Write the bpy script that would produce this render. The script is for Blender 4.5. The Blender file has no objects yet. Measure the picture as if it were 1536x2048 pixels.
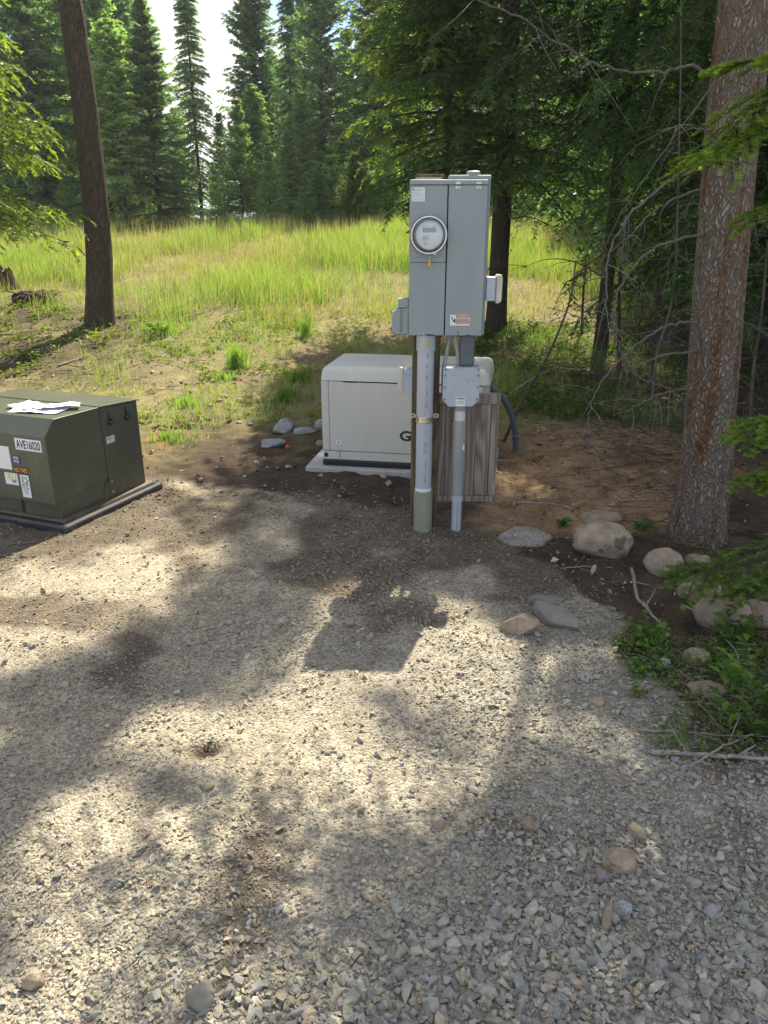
import bpy, bmesh, math, random
import numpy as np
from mathutils import Vector, Matrix

SC = bpy.context.scene
COL = SC.collection
R = math.radians

# ------------------------------------------------------------------ camera
F, PITCH, CH = 1500.0, R(20.5), 1.59
cam = bpy.data.cameras.new('camera')
cam.sensor_fit = 'VERTICAL'; cam.sensor_height = 24.0; cam.lens = F / 2048 * 24.0
cam.clip_start = 0.05; cam.clip_end = 2000
cam_o = bpy.data.objects.new('camera', cam); COL.objects.link(cam_o)
cam_o.location = (0, 0, CH); cam_o.rotation_euler = (math.pi / 2 - PITCH, 0, 0)
SC.camera = cam_o

# ------------------------------------------------------------------ sky, sun, exposure
SUN_AZ = math.atan2(0.296, 0.955)      # to the right of straight ahead
SUN_EL = R(50.5)
w = bpy.data.worlds.new('World'); SC.world = w; w.use_nodes = True
nt = w.node_tree; nt.nodes.clear()
out = nt.nodes.new('ShaderNodeOutputWorld'); bg = nt.nodes.new('ShaderNodeBackground')
sky = nt.nodes.new('ShaderNodeTexSky'); sky.sky_type = 'NISHITA'; sky.sun_disc = False
sky.sun_elevation = SUN_EL; sky.sun_rotation = SUN_AZ
sky.dust_density = 0.0; sky.air_density = 0.55; sky.altitude = 1200; sky.ozone_density = 3.0
tc = nt.nodes.new('ShaderNodeTexCoord'); mp = nt.nodes.new('ShaderNodeMapping')
mp.inputs['Scale'].default_value = (1, 1, 2.2); mp.inputs['Location'].default_value = (0.48, 3.44, 2.92)
nz = nt.nodes.new('ShaderNodeTexNoise'); nz.inputs['Scale'].default_value = 3.1
nz.inputs['Detail'].default_value = 7; nz.inputs['Roughness'].default_value = 0.55
rp = nt.nodes.new('ShaderNodeValToRGB')
rp.color_ramp.elements[0].position = 0.45; rp.color_ramp.elements[1].position = 0.55
mx = nt.nodes.new('ShaderNodeMix'); mx.data_type = 'RGBA'
cl1 = nt.nodes.new('ShaderNodeTexNoise'); cl1.inputs['Scale'].default_value = 6.0; cl1.inputs['Detail'].default_value = 5
cr = nt.nodes.new('ShaderNodeValToRGB'); cr.color_ramp.elements[0].position = 0.3; cr.color_ramp.elements[1].position = 0.7
cr.color_ramp.elements[0].color = (2.6, 2.6, 2.65, 1); cr.color_ramp.elements[1].color = (4.3, 4.2, 4.0, 1)
nt.links.new(mp.outputs['Vector'], cl1.inputs['Vector']); nt.links.new(cl1.outputs['Fac'], cr.inputs['Fac']); nt.links.new(cr.outputs['Color'], mx.inputs['B'])
L = nt.links.new
L(tc.outputs['Generated'], mp.inputs['Vector']); L(mp.outputs['Vector'], nz.inputs['Vector'])
L(nz.outputs['Fac'], rp.inputs['Fac']); L(rp.outputs['Color'], mx.inputs['Factor'])
L(sky.outputs['Color'], mx.inputs['A']); L(mx.outputs['Result'], bg.inputs['Color'])
bg.inputs['Strength'].default_value = 0.14
L(bg.outputs['Background'], out.inputs['Surface'])
sun = bpy.data.lights.new('sun', 'SUN'); sun.energy = 4.2; sun.angle = R(0.53); sun.color = (1, 0.92, 0.74)
sun_o = bpy.data.objects.new('sun', sun); COL.objects.link(sun_o)
SUN_DIR = Vector((math.sin(SUN_AZ) * math.cos(SUN_EL), math.cos(SUN_AZ) * math.cos(SUN_EL), math.sin(SUN_EL)))
sun_o.rotation_euler = SUN_DIR.to_track_quat('Z', 'Y').to_euler(); sun_o.location = (3, 8, 20)
vs = SC.view_settings
vs.view_transform = 'Standard'; vs.look = 'None'; vs.gamma = 1.0; vs.use_curve_mapping = False; vs.exposure = 1.38
SC.cycles.max_bounces = 6; SC.cycles.diffuse_bounces = 3; SC.cycles.glossy_bounces = 2
SC.cycles.transmission_bounces = 4; SC.cycles.transparent_max_bounces = 6
SC.cycles.caustics_reflective = False; SC.cycles.caustics_refractive = False
SC.cycles.use_denoising = True

# ------------------------------------------------------------------ small maths
def hsh(ix, iy, s):
    h = np.sin(ix * 127.1 + iy * 311.7 + s * 74.7) * 43758.5453
    return h - np.floor(h)
def vnoise(x, y, s=0):
    x = np.asarray(x, float); y = np.asarray(y, float)
    ix = np.floor(x); iy = np.floor(y); fx = x - ix; fy = y - iy
    fx = fx * fx * (3 - 2 * fx); fy = fy * fy * (3 - 2 * fy)
    a = hsh(ix, iy, s); b = hsh(ix + 1, iy, s); c = hsh(ix, iy + 1, s); d = hsh(ix + 1, iy + 1, s)
    return (a * (1 - fx) + b * fx) * (1 - fy) + (c * (1 - fx) + d * fx) * fy
def fbm(x, y, s=0, o=4):
    v = 0; amp = 0.5; x = np.asarray(x, float); y = np.asarray(y, float)
    for k in range(o):
        v = v + amp * vnoise(x, y, s + k * 7); x = x * 2.03 + 3.1; y = y * 2.03 + 1.7; amp *= 0.5
    return v / (1 - 0.5 ** o)
def sstep(a, b, x):
    t = np.clip((np.asarray(x, float) - a) / (b - a), 0, 1); return t * t * (3 - 2 * t)

TY = [-900, 5.7, 6.2, 7.0, 8.0, 9.8, 12, 16, 20, 24, 40, 900]
TZ = [0, 0, 0.04, 0.13, 0.26, 0.50, 0.77, 1.21, 1.58, 1.68, 1.75, 1.75]
def T(x, y):
    """ground height"""
    x = np.asarray(x, float); y = np.asarray(y, float)
    z = 0
    for d in (-0.5, -0.25, 0, 0.25, 0.5): z = z + np.interp(y + d, TY, TZ) / 5
    z = z + 0.10 * np.exp(-(((x - 1.75) / 0.7) ** 2 + ((y - 5.4) / 0.9) ** 2))
    z = z + 0.03 * np.exp(-(((x - 1.2) / 0.35) ** 2 + ((y - 4.4) / 0.4) ** 2))
    z = z + 0.05 * np.exp(-(((x + 4.6) / 0.9) ** 2 + ((y - 10.5) / 0.8) ** 2))
    near = sstep(40, 25, np.abs(y)) * sstep(30, 15, np.abs(x))
    z = z + near * (0.05 * (fbm(x * 0.8, y * 0.8, 3, 3) - 0.5) + 0.022 * (fbm(x * 4, y * 4, 5, 3) - 0.5))
    z = z + near * sstep(7, 12, y) * 0.22 * (fbm(x * 0.35, y * 0.35, 9, 2) - 0.5)
    # hole dug in the gravel
    z = z - 0.032 * np.exp(-(((x + 0.59) / 0.055) ** 2 + ((y - 2.05) / 0.035) ** 2))
    return z
def Tz(x, y): return float(T(x, y))

def ray(px, py):
    u = (px - 768) / F; v = (1024 - py) / F
    return np.array([u, math.cos(PITCH) + v * math.sin(PITCH), -math.sin(PITCH) + v * math.cos(PITCH)])
def at(px, py, Y):
    d = ray(px, py); t = Y / d[1]; return Vector((d[0] * t, Y, CH + d[2] * t))
def gp(px, py):
    """where the ray through this picture point meets the ground"""
    d = ray(px, py); t = 0.8
    for k in range(4000):
        p = d * t + np.array([0, 0, CH])
        if p[2] <= Tz(p[0], p[1]): break
        t += 0.01 + 0.002 * t
    return Vector((p[0], p[1], Tz(p[0], p[1])))
def pole(px, D):
    """ground point at distance D straight below a picture column"""
    zc = D * math.cos(PITCH) + (CH - 1.0) * math.sin(PITCH)
    x = (px - 768) / F * zc
    return Vector((x, D, Tz(x, D)))

# ------------------------------------------------------------------ object helpers
def tag(o, label=None, cat=None, group=None, kind=None):
    if label: o['label'] = label
    if cat: o['category'] = cat
    if group: o['group'] = group
    if kind: o['kind'] = kind
    return o
def empty(name, loc=(0, 0, 0), rz=0, label=None, cat=None, group=None):
    o = bpy.data.objects.new(name, None); COL.objects.link(o)
    o.location = loc; o.rotation_euler = (0, 0, rz); o.empty_display_size = 0.1
    return tag(o, label, cat, group)
MANY = {'crown', 'limbs', 'twigs', 'dead_branches', 'foliage', 'stems', 'roots', 'blades', 'bough', 'branch', 'dead_branch', 'small_print', 'label_print', 'face_print', 'hand_pictogram', 'diagram_print'}
def link(name, me, mats, parent=None, loc=None, rot=None):
    o = bpy.data.objects.new(name, me); COL.objects.link(o)
    if parent and name in MANY: o['kind'] = 'stuff'
    if mats is not None and len(me.materials) == 0:
        for m in (mats if isinstance(mats, (list, tuple)) else [mats]): me.materials.append(m)
    if parent: o.parent = parent
    if loc is not None: o.location = loc
    if rot is not None: o.rotation_euler = rot
    return o
def arr_mesh(name, V, Fc, C=None, smooth=False):
    me = bpy.data.meshes.new(name)
    V = np.ascontiguousarray(V, dtype=np.float32); Fc = np.ascontiguousarray(Fc, dtype=np.int32)
    n, k = Fc.shape
    me.vertices.add(len(V)); me.vertices.foreach_set('co', V.ravel())
    me.loops.add(n * k); me.loops.foreach_set('vertex_index', Fc.ravel())
    me.polygons.add(n)
    me.polygons.foreach_set('loop_start', np.arange(0, n * k, k, dtype=np.int32))
    me.update(calc_edges=True)
    me.polygons.foreach_set('use_smooth', np.full(n, smooth, dtype=bool))
    if C is not None:
        a = me.attributes.new('Col', 'FLOAT_COLOR', 'POINT')
        c4 = np.ones((len(V), 4), np.float32); c4[:, :3] = C
        a.data.foreach_set('color', c4.ravel())
    return me
def bm_obj(name, bm, mat, parent=None, loc=None, rot=None, smooth=False):
    me = bpy.data.meshes.new(name); bm.normal_update(); bm.to_mesh(me); bm.free()
    if smooth:
        for p in me.polygons: p.use_smooth = True
    return link(name, me, mat, parent, loc, rot)
def box(name, x, y, z, mat, parent=None, bev=0.003, seg=2, loc=None, rot=None, smooth=False):
    bm = bmesh.new()
    bmesh.ops.create_cube(bm, size=1)
    for v in bm.verts:
        v.co.x = x[0] if v.co.x < 0 else x[1]; v.co.y = y[0] if v.co.y < 0 else y[1]; v.co.z = z[0] if v.co.z < 0 else z[1]
    if bev: bmesh.ops.bevel(bm, geom=bm.edges[:], offset=bev, segments=seg, affect='EDGES', profile=0.5)
    return bm_obj(name, bm, mat, parent, loc, rot, smooth)
def tube_arrays(pts, rad, sides=8, cap=True):
    pts = [Vector(p) for p in pts]; n = len(pts)
    V = []; Fc = []
    up = Vector((0.13, 0.27, 0.95)).normalized(); prev = None
    for i, p in enumerate(pts):
        t = (pts[min(i + 1, n - 1)] - pts[max(i - 1, 0)]).normalized()
        if prev is None:
            a = t.cross(up)
            if a.length < 0.1: a = t.cross(Vector((1, 0, 0)))
        else: a = prev - t * prev.dot(t)
        a.normalize(); prev = a; b = t.cross(a)
        r = rad[i] if hasattr(rad, '__len__') else rad
        for k in range(sides):
            g = 2 * math.pi * k / sides
            V.append(p + (a * math.cos(g) + b * math.sin(g)) * r)
    for i in range(n - 1):
        for k in range(sides):
            k2 = (k + 1) % sides
            Fc.append((i * sides + k, i * sides + k2, (i + 1) * sides + k2, (i + 1) * sides + k))
    return V, Fc
def tubes(name, list_pr, mat, parent=None, sides=6, smooth=True, loc=None):
    """one mesh of one or more tubes (pts, radii)"""
    bm = bmesh.new()
    for pts, rad in list_pr:
        V, Fc = tube_arrays(pts, rad, sides)
        vs_ = [bm.verts.new(v) for v in V]
        for f in Fc: bm.faces.new([vs_[i] for i in f])
        bm.faces.new(vs_[:sides][::-1]); bm.faces.new(vs_[-sides:])
    return bm_obj(name, bm, mat, parent, loc=loc, smooth=smooth)
def curve_pts(pts, n=4):
    """catmull-rom through points"""
    P = [Vector(p) for p in pts]; P = [P[0] * 2 - P[1]] + P + [P[-1] * 2 - P[-2]]
    o = []
    for i in range(1, len(P) - 2):
        for k in range(n):
            t = k / n; a, b, c, d = P[i - 1], P[i], P[i + 1], P[i + 2]
            o.append(0.5 * ((2 * b) + (c - a) * t + (2 * a - 5 * b + 4 * c - d) * t * t + (3 * b - a - 3 * c + d) * t ** 3))
    o.append(P[-2]); return o
def lathe(name, prof, mat, parent=None, seg=32, loc=None, rot=None, smooth=True, caps=True):
    """profile (r, z) turned round z"""
    bm = bmesh.new(); rows = []
    for r, z in prof:
        rows.append([bm.verts.new((r * math.cos(2 * math.pi * k / seg), r * math.sin(2 * math.pi * k / seg), z)) for k in range(seg)])
    for i in range(len(rows) - 1):
        for k in range(seg):
            bm.faces.new((rows[i][k], rows[i][(k + 1) % seg], rows[i + 1][(k + 1) % seg], rows[i + 1][k]))
    if caps and prof[0][0] > 1e-5: bm.faces.new(rows[0][::-1])
    if caps and prof[-1][0] > 1e-5: bm.faces.new(rows[-1])
    bmesh.ops.remove_doubles(bm, verts=bm.verts[:], dist=1e-6)
    o = bm_obj(name, bm, mat, parent, loc, rot, smooth)
    if smooth:
        me = o.data
        me.set_sharp_from_angle(angle=R(40))
    return o
def prism(name, poly, axis_range, mat, parent=None, bev=0.0, axis='X', seg=2, loc=None):
    """polygon extruded along an axis: axis X -> poly in (y,z); axis Y -> poly in (x,z); axis Z -> (x,y)"""
    bm = bmesh.new(); a, b = axis_range
    def mk(p, q):
        return {'X': (q, p[0], p[1]), 'Y': (p[0], q, p[1]), 'Z': (p[0], p[1], q)}[axis]
    A = [bm.verts.new(mk(p, a)) for p in poly]; B = [bm.verts.new(mk(p, b)) for p in poly]
    bm.faces.new(A); bm.faces.new(B[::-1])
    n = len(poly)
    for i in range(n): bm.faces.new((A[i], B[i], B[(i + 1) % n], A[(i + 1) % n]))
    bmesh.ops.recalc_face_normals(bm, faces=bm.faces[:])
    if bev: bmesh.ops.bevel(bm, geom=bm.edges[:], offset=bev, segments=seg, affect='EDGES', profile=0.5)
    return bm_obj(name, bm, mat, parent, loc)
def rrect(x0, x1, y0, y1, r, n=4):
    pts = []
    for cx, cy, a0 in ((x1 - r, y1 - r, 0), (x0 + r, y1 - r, 90), (x0 + r, y0 + r, 180), (x1 - r, y0 + r, 270)):
        for k in range(n + 1):
            a = R(a0 + 90 * k / n); pts.append((cx + r * math.cos(a), cy + r * math.sin(a)))
    return pts
def text(name, s, width, height, mat, parent, loc, rot, depth=0.0004, bold=0.0):
    cu = bpy.data.curves.new(name, 'FONT'); cu.body = s; cu.align_x = 'LEFT'; cu.offset = bold; cu.extrude = 0.5
    cu.resolution_u = 3
    o = bpy.data.objects.new(name, cu); COL.objects.link(o)
    bpy.context.view_layer.update()
    me = bpy.data.meshes.new_from_object(o.evaluated_get(bpy.context.evaluated_depsgraph_get()))
    bpy.data.objects.remove(o); bpy.data.curves.remove(cu)
    n = len(me.vertices); co = np.zeros(n * 3, np.float32); me.vertices.foreach_get('co', co); co = co.reshape(-1, 3)
    mn = co.min(0); mxx = co.max(0); sc = np.array([width, height, depth]) / (mxx - mn)
    co = (co - mn) * sc; co[:, 2] -= depth / 2
    me.vertices.foreach_set('co', co.ravel()); me.update()
    return link(name, me, mat, parent, loc, rot)

# ------------------------------------------------------------------ materials
def new_mat(name):
    m = bpy.data.materials.new(name); m.use_nodes = True
    return m, m.node_tree, m.node_tree.nodes['Principled BSDF']
def N(nt, t, **kw):
    n = nt.nodes.new(t)
    for k, v in kw.items():
        if k in n.inputs: n.inputs[k].default_value = v
        else: setattr(n, k, v)
    return n
def ramp(nt, stops):
    r = nt.nodes.new('ShaderNodeValToRGB'); e = r.color_ramp.elements
    while len(e) < len(stops): e.new(0.5)
    for i, (p, c) in enumerate(stops):
        e[i].position = p; e[i].color = (c[0], c[1], c[2], 1)
    return r
def mixc(nt, fac, a, b, mode='MIX'):
    m = nt.nodes.new('ShaderNodeMix'); m.data_type = 'RGBA'; m.blend_type = mode
    for key, v in (('Factor', fac), ('A', a), ('B', b)):
        if hasattr(v, 'links') or isinstance(v, bpy.types.NodeSocket): nt.links.new(v, m.inputs[key])
        elif key == 'Factor': m.inputs[key].default_value = v
        else: m.inputs[key].default_value = (v[0], v[1], v[2], 1)
    return m.outputs['Result']
def simple(name, col, rough=0.5, metal=0.0, var=0.12, scale=6.0, bump=0.0, bscale=80.0, dirt=0.0, dirtcol=(0.16, 0.12, 0.08), spec=0.5, stretch=(1, 1, 1)):
    m, nt, b = new_mat(name)
    tc = N(nt, 'ShaderNodeTexCoord'); mp = N(nt, 'ShaderNodeMapping'); mp.inputs['Scale'].default_value = stretch
    nt.links.new(tc.outputs['Object'], mp.inputs['Vector'])
    n1 = N(nt, 'ShaderNodeTexNoise', Scale=scale, Detail=6.0, Roughness=0.6)
    nt.links.new(mp.outputs['Vector'], n1.inputs['Vector'])
    lo = [c * (1 - var) for c in col]; hi = [min(1, c * (1 + var)) for c in col]
    rm = ramp(nt, [(0.3, lo), (0.7, hi)]); nt.links.new(n1.outputs['Fac'], rm.inputs['Fac'])
    c = rm.outputs['Color']
    if dirt:
        n2 = N(nt, 'ShaderNodeTexNoise', Scale=scale * 2.3, Detail=8.0, Roughness=0.7)
        nt.links.new(mp.outputs['Vector'], n2.inputs['Vector'])
        r2 = ramp(nt, [(0.52, (0, 0, 0)), (0.75, (dirt, dirt, dirt))]); nt.links.new(n2.outputs['Fac'], r2.inputs['Fac'])
        c = mixc(nt, r2.outputs['Color'], c, dirtcol)
    nt.links.new(c, b.inputs['Base Color'])
    b.inputs['Roughness'].default_value = rough; b.inputs['Metallic'].default_value = metal
    b.inputs['Specular IOR Level'].default_value = spec
    if bump:
        n3 = N(nt, 'ShaderNodeTexNoise', Scale=bscale, Detail=4.0)
        nt.links.new(mp.outputs['Vector'], n3.inputs['Vector'])
        bp = N(nt, 'ShaderNodeBump', Strength=bump, Distance=0.01); nt.links.new(n3.outputs['Fac'], bp.inputs['Height'])
        nt.links.new(bp.outputs['Normal'], b.inputs['Normal'])
    return m
def leaf_mat(name, trans=0.45, tint=(1.15, 1.25, 0.45), rough=0.5, spec=0.35):
    """foliage coloured by the mesh's Col attribute; light passes through the leaves"""
    m, nt, b = new_mat(name)
    at_ = N(nt, 'ShaderNodeAttribute', attribute_name='Col')
    oi = N(nt, 'ShaderNodeObjectInfo'); rr = ramp(nt, [(0.0, (0.78, 0.82, 0.80)), (0.5, (1.0, 1.0, 1.0)), (1.0, (1.28, 1.20, 1.05))]); nt.links.new(oi.outputs['Random'], rr.inputs['Fac'])
    at_c = mixc(nt, 1.0 if name == 'conifer_foliage' else 0.0, at_.outputs['Color'], rr.outputs['Color'], 'MULTIPLY')
    nt.links.new(at_c, b.inputs['Base Color'])
    b.inputs['Roughness'].default_value = rough; b.inputs['Specular IOR Level'].default_value = spec
    tr = N(nt, 'ShaderNodeBsdfTranslucent')
    nt.links.new(mixc(nt, 1.0, at_c, tint, 'MULTIPLY'), tr.inputs['Color'])
    mx = N(nt, 'ShaderNodeMixShader'); mx.inputs[0].default_value = trans
    nt.links.new(b.outputs[0], mx.inputs[1]); nt.links.new(tr.outputs[0], mx.inputs[2])
    nt.links.new(mx.outputs[0], nt.nodes['Material Output'].inputs['Surface'])
    return m
def stone_mat(name, use_attr=True, col=(0.3, 0.28, 0.25), var=0.25, scale=20, bump=0.4, rough=0.85, speck=0.0, patch=None):
    m, nt, b = new_mat(name)
    tc = N(nt, 'ShaderNodeTexCoord')
    n1 = N(nt, 'ShaderNodeTexNoise', Scale=scale, Detail=8.0, Roughness=0.65); nt.links.new(tc.outputs['Object'], n1.inputs['Vector'])
    rm = ramp(nt, [(0.3, (1 - var,) * 3), (0.7, (1 + var,) * 3)]); nt.links.new(n1.outputs['Fac'], rm.inputs['Fac'])
    if use_attr:
        a = N(nt, 'ShaderNodeAttribute', attribute_name='Col'); base = a.outputs['Color']
    else: base = col
    c = mixc(nt, 1.0, base, rm.outputs['Color'], 'MULTIPLY')
    if speck:
        v = N(nt, 'ShaderNodeTexNoise', Scale=scale * 9, Detail=2.0); nt.links.new(tc.outputs['Object'], v.inputs['Vector'])
        r2 = ramp(nt, [(0.38, (speck,) * 3), (0.5, (0, 0, 0))]); nt.links.new(v.outputs['Fac'], r2.inputs['Fac'])
        c = mixc(nt, r2.outputs['Color'], c, (0.05, 0.045, 0.04))
    if patch:
        v = N(nt, 'ShaderNodeTexNoise', Scale=patch, Detail=3.0); nt.links.new(tc.outputs['Object'], v.inputs['Vector'])
        r2 = ramp(nt, [(0.60, (0, 0, 0)), (0.64, (0.85,) * 3)]); nt.links.new(v.outputs['Fac'], r2.inputs['Fac'])
        c = mixc(nt, r2.outputs['Color'], c, (0.09, 0.08, 0.06))
    nt.links.new(c, b.inputs['Base Color']); b.inputs['Roughness'].default_value = rough; b.inputs['Specular IOR Level'].default_value = 0.25
    if bump:
        n3 = N(nt, 'ShaderNodeTexNoise', Scale=scale * 4, Detail=6.0); nt.links.new(tc.outputs['Object'], n3.inputs['Vector'])
        bp = N(nt, 'ShaderNodeBump', Strength=bump, Distance=0.01); nt.links.new(n3.outputs['Fac'], bp.inputs['Height'])
        nt.links.new(bp.outputs['Normal'], b.inputs['Normal'])
    return m
def bark_mat(name, plate, fissure, streak=None, sx=14, sz=3.0, bump=1.0):
    m, nt, b = new_mat(name)
    tc = N(nt, 'ShaderNodeTexCoord'); mp = N(nt, 'ShaderNodeMapping'); mp.inputs['Scale'].default_value = (sx, sx, sz)
    nt.links.new(tc.outputs['Object'], mp.inputs['Vector'])
    n0 = N(nt, 'ShaderNodeTexNoise', Scale=0.5, Detail=4.0); nt.links.new(mp.outputs['Vector'], n0.inputs['Vector'])
    ws_ = N(nt, 'ShaderNodeVectorMath', operation='SCALE'); ws_.inputs['Scale'].default_value = 3.0; nt.links.new(n0.outputs['Color'], ws_.inputs[0]); wp = N(nt, 'ShaderNodeVectorMath', operation='ADD'); nt.links.new(mp.outputs['Vector'], wp.inputs[0]); nt.links.new(ws_.outputs[0], wp.inputs[1])
    vo = N(nt, 'ShaderNodeTexVoronoi', feature='DISTANCE_TO_EDGE', Scale=1.6); nt.links.new(wp.outputs[0], vo.inputs['Vector'])
    n1 = N(nt, 'ShaderNodeTexNoise', Scale=1.3, Detail=10.0, Roughness=0.72); nt.links.new(mp.outputs['Vector'], n1.inputs['Vector'])
    pl = ramp(nt, [(0.28, [c * 0.62 for c in plate]), (0.5, plate), (0.75, [min(1, c * 1.3) for c in plate])]); nt.links.new(n1.outputs['Fac'], pl.inputs['Fac'])
    ed = ramp(nt, [(0.02, (0.5,) * 3), (0.20, (0, 0, 0))]); nt.links.new(vo.outputs['Distance'], ed.inputs['Fac'])
    c = mixc(nt, ed.outputs['Color'], pl.outputs['Color'], fissure)
    if streak:
        m2 = N(nt, 'ShaderNodeMapping'); m2.inputs['Scale'].default_value = (9, 9, 0.9); nt.links.new(tc.outputs['Object'], m2.inputs['Vector'])
        n2 = N(nt, 'ShaderNodeTexNoise', Scale=1.5, Detail=6.0, Roughness=0.65); nt.links.new(m2.outputs['Vector'], n2.inputs['Vector'])
        r2 = ramp(nt, [(0.52, (0, 0, 0)), (0.62, (0.85, 0.85, 0.85))]); nt.links.new(n2.outputs['Fac'], r2.inputs['Fac'])
        st = ramp(nt, [(0.35, [c_ * 0.35 for c_ in streak]), (0.62, streak)]); nt.links.new(n1.outputs['Fac'], st.inputs['Fac'])
        c = mixc(nt, r2.outputs['Color'], c, st.outputs['Color'])
    nt.links.new(c, b.inputs['Base Color']); b.inputs['Roughness'].default_value = 0.95; b.inputs['Specular IOR Level'].default_value = 0.15
    ad = N(nt, 'ShaderNodeMath', operation='MULTIPLY_ADD'); nt.links.new(n1.outputs['Fac'], ad.inputs[0]); ad.inputs[1].default_value = 0.6
    rr = N(nt, 'ShaderNodeMapRange'); rr.inputs['From Max'].default_value = 0.25; nt.links.new(vo.outputs['Distance'], rr.inputs['Value']); nt.links.new(rr.outputs[0], ad.inputs[2])
    bp = N(nt, 'ShaderNodeBump', Strength=bump, Distance=0.02); nt.links.new(ad.outputs[0], bp.inputs['Height'])
    nt.links.new(bp.outputs['Normal'], b.inputs['Normal'])
    return m
def wood_mat(name, light, dark, grain=(30, 30, 2.2), knots=True, rough=0.85):
    m, nt, b = new_mat(name)
    tc = N(nt, 'ShaderNodeTexCoord'); mp = N(nt, 'ShaderNodeMapping'); mp.inputs['Scale'].default_value = grain
    oi = N(nt, 'ShaderNodeObjectInfo')
    ad = N(nt, 'ShaderNodeVectorMath', operation='ADD'); sc = N(nt, 'ShaderNodeVectorMath', operation='SCALE'); sc.inputs[0].default_value = (3.1, 1.7, 9.3)
    nt.links.new(oi.outputs['Random'], sc.inputs['Scale']); nt.links.new(tc.outputs['Object'], ad.inputs[0]); nt.links.new(sc.outputs[0], ad.inputs[1])
    nt.links.new(ad.outputs[0], mp.inputs['Vector'])
    n0 = N(nt, 'ShaderNodeTexNoise', Scale=0.35, Detail=2.0); nt.links.new(mp.outputs['Vector'], n0.inputs['Vector'])
    wv = N(nt, 'ShaderNodeMath', operation='MULTIPLY'); wv.inputs[1].default_value = 14.0; nt.links.new(n0.outputs['Fac'], wv.inputs[0])
    fr = N(nt, 'ShaderNodeMath', operation='PINGPONG'); fr.inputs[1].default_value = 1.0; nt.links.new(wv.outputs[0], fr.inputs[0])
    n1 = N(nt, 'ShaderNodeTexNoise', Scale=3.0, Detail=6.0, Roughness=0.7); nt.links.new(mp.outputs['Vector'], n1.inputs['Vector'])
    mxm = N(nt, 'ShaderNodeMath', operation='MULTIPLY_ADD'); nt.links.new(fr.outputs[0], mxm.inputs[0]); mxm.inputs[1].default_value = 0.5
    hf = N(nt, 'ShaderNodeMath', operation='MULTIPLY'); hf.inputs[1].default_value = 0.55; nt.links.new(n1.outputs['Fac'], hf.inputs[0]); nt.links.new(hf.outputs[0], mxm.inputs[2])
    rm = ramp(nt, [(0.2, light), (0.8, dark)]); nt.links.new(mxm.outputs[0], rm.inputs['Fac'])
    nt.links.new(rm.outputs['Color'], b.inputs['Base Color']); b.inputs['Roughness'].default_value = rough; b.inputs['Specular IOR Level'].default_value = 0.2
    bp = N(nt, 'ShaderNodeBump', Strength=0.35, Distance=0.004); bp.invert = True; nt.links.new(mxm.outputs[0], bp.inputs['Height']); nt.links.new(bp.outputs['Normal'], b.inputs['Normal'])
    return m

M = {}
M['panel'] = simple('grey_enamel', (0.275, 0.322, 0.325), 0.42, var=0.08, scale=5, bump=0.05, bscale=120, dirt=0.35, dirtcol=(0.34, 0.34, 0.31), stretch=(1, 1, 0.22))
M['panel_shaded'] = simple('grey_enamel_shaded', (0.25, 0.295, 0.295), 0.5, var=0.08, scale=3)  # same grey enamel, with a shaded tone put into the colour
M['gap'] = simple('dark_gap', (0.02, 0.022, 0.025), 0.8)
M['steel'] = simple('bright_steel', (0.62, 0.62, 0.60), 0.28, 1.0, var=0.12, scale=14)
M['zinc'] = simple('zinc', (0.55, 0.54, 0.50), 0.4, 0.9, var=0.2, scale=25)
M['brass'] = simple('yellow_seal', (0.62, 0.42, 0.10), 0.45, 0.2, var=0.2, scale=30)
M['pvc'] = simple('grey_pvc', (0.43, 0.46, 0.49), 0.40, var=0.10, scale=5, dirt=0.25, dirtcol=(0.3, 0.29, 0.27), stretch=(1, 1, 0.4))
M['pvc_old'] = simple('weathered_pvc', (0.30, 0.315, 0.30), 0.5, var=0.12, scale=6, dirt=0.35, dirtcol=(0.2, 0.18, 0.13), stretch=(1, 1, 0.3))
M['sleeve'] = simple('olive_grey_sleeve', (0.24, 0.245, 0.18), 0.5, var=0.14, scale=5, dirt=0.35, dirtcol=(0.33, 0.31, 0.25), stretch=(1, 1, 0.3))
M['glue'] = simple('white_cement', (0.66, 0.70, 0.73), 0.6, var=0.05)
M['jbox'] = simple('blue_grey_plastic', (0.43, 0.47, 0.52), 0.42, var=0.07, scale=8, dirt=0.5, dirtcol=(0.10, 0.11, 0.13))
M['ink'] = simple('black_ink', (0.03, 0.03, 0.035), 0.6)
M['ink_soft'] = simple('grey_ink', (0.22, 0.24, 0.26), 0.6)
M['paper'] = simple('white_label', (0.72, 0.74, 0.74), 0.5, var=0.06, scale=30)
M['paper_dirty'] = simple('scuffed_label', (0.62, 0.62, 0.60), 0.6, var=0.12, scale=40, dirt=0.3)
M['orange'] = simple('orange_print', (0.62, 0.22, 0.10), 0.5)
M['blue'] = simple('blue_print', (0.03, 0.055, 0.16), 0.5)
M['amber'] = simple('amber_print', (0.80, 0.36, 0.03), 0.5)
M['lime'] = simple('lime_print', (0.55, 0.65, 0.05), 0.5)
M['black'] = simple('black_plastic', (0.018, 0.018, 0.02), 0.4, var=0.2)
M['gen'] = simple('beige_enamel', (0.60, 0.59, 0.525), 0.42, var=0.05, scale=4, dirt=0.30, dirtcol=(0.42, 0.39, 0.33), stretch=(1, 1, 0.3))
M['gen_shaded'] = simple('beige_enamel_shaded', (0.42, 0.41, 0.36), 0.45, var=0.05)  # copy of the beige enamel, darkened in colour for the shaded side
M['xfmr'] = simple('olive_enamel', (0.088, 0.094, 0.064), 0.38, var=0.10, scale=4, bump=0.05, bscale=160, dirt=0.45, dirtcol=(0.17, 0.16, 0.12), stretch=(1, 1, 0.5))
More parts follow.
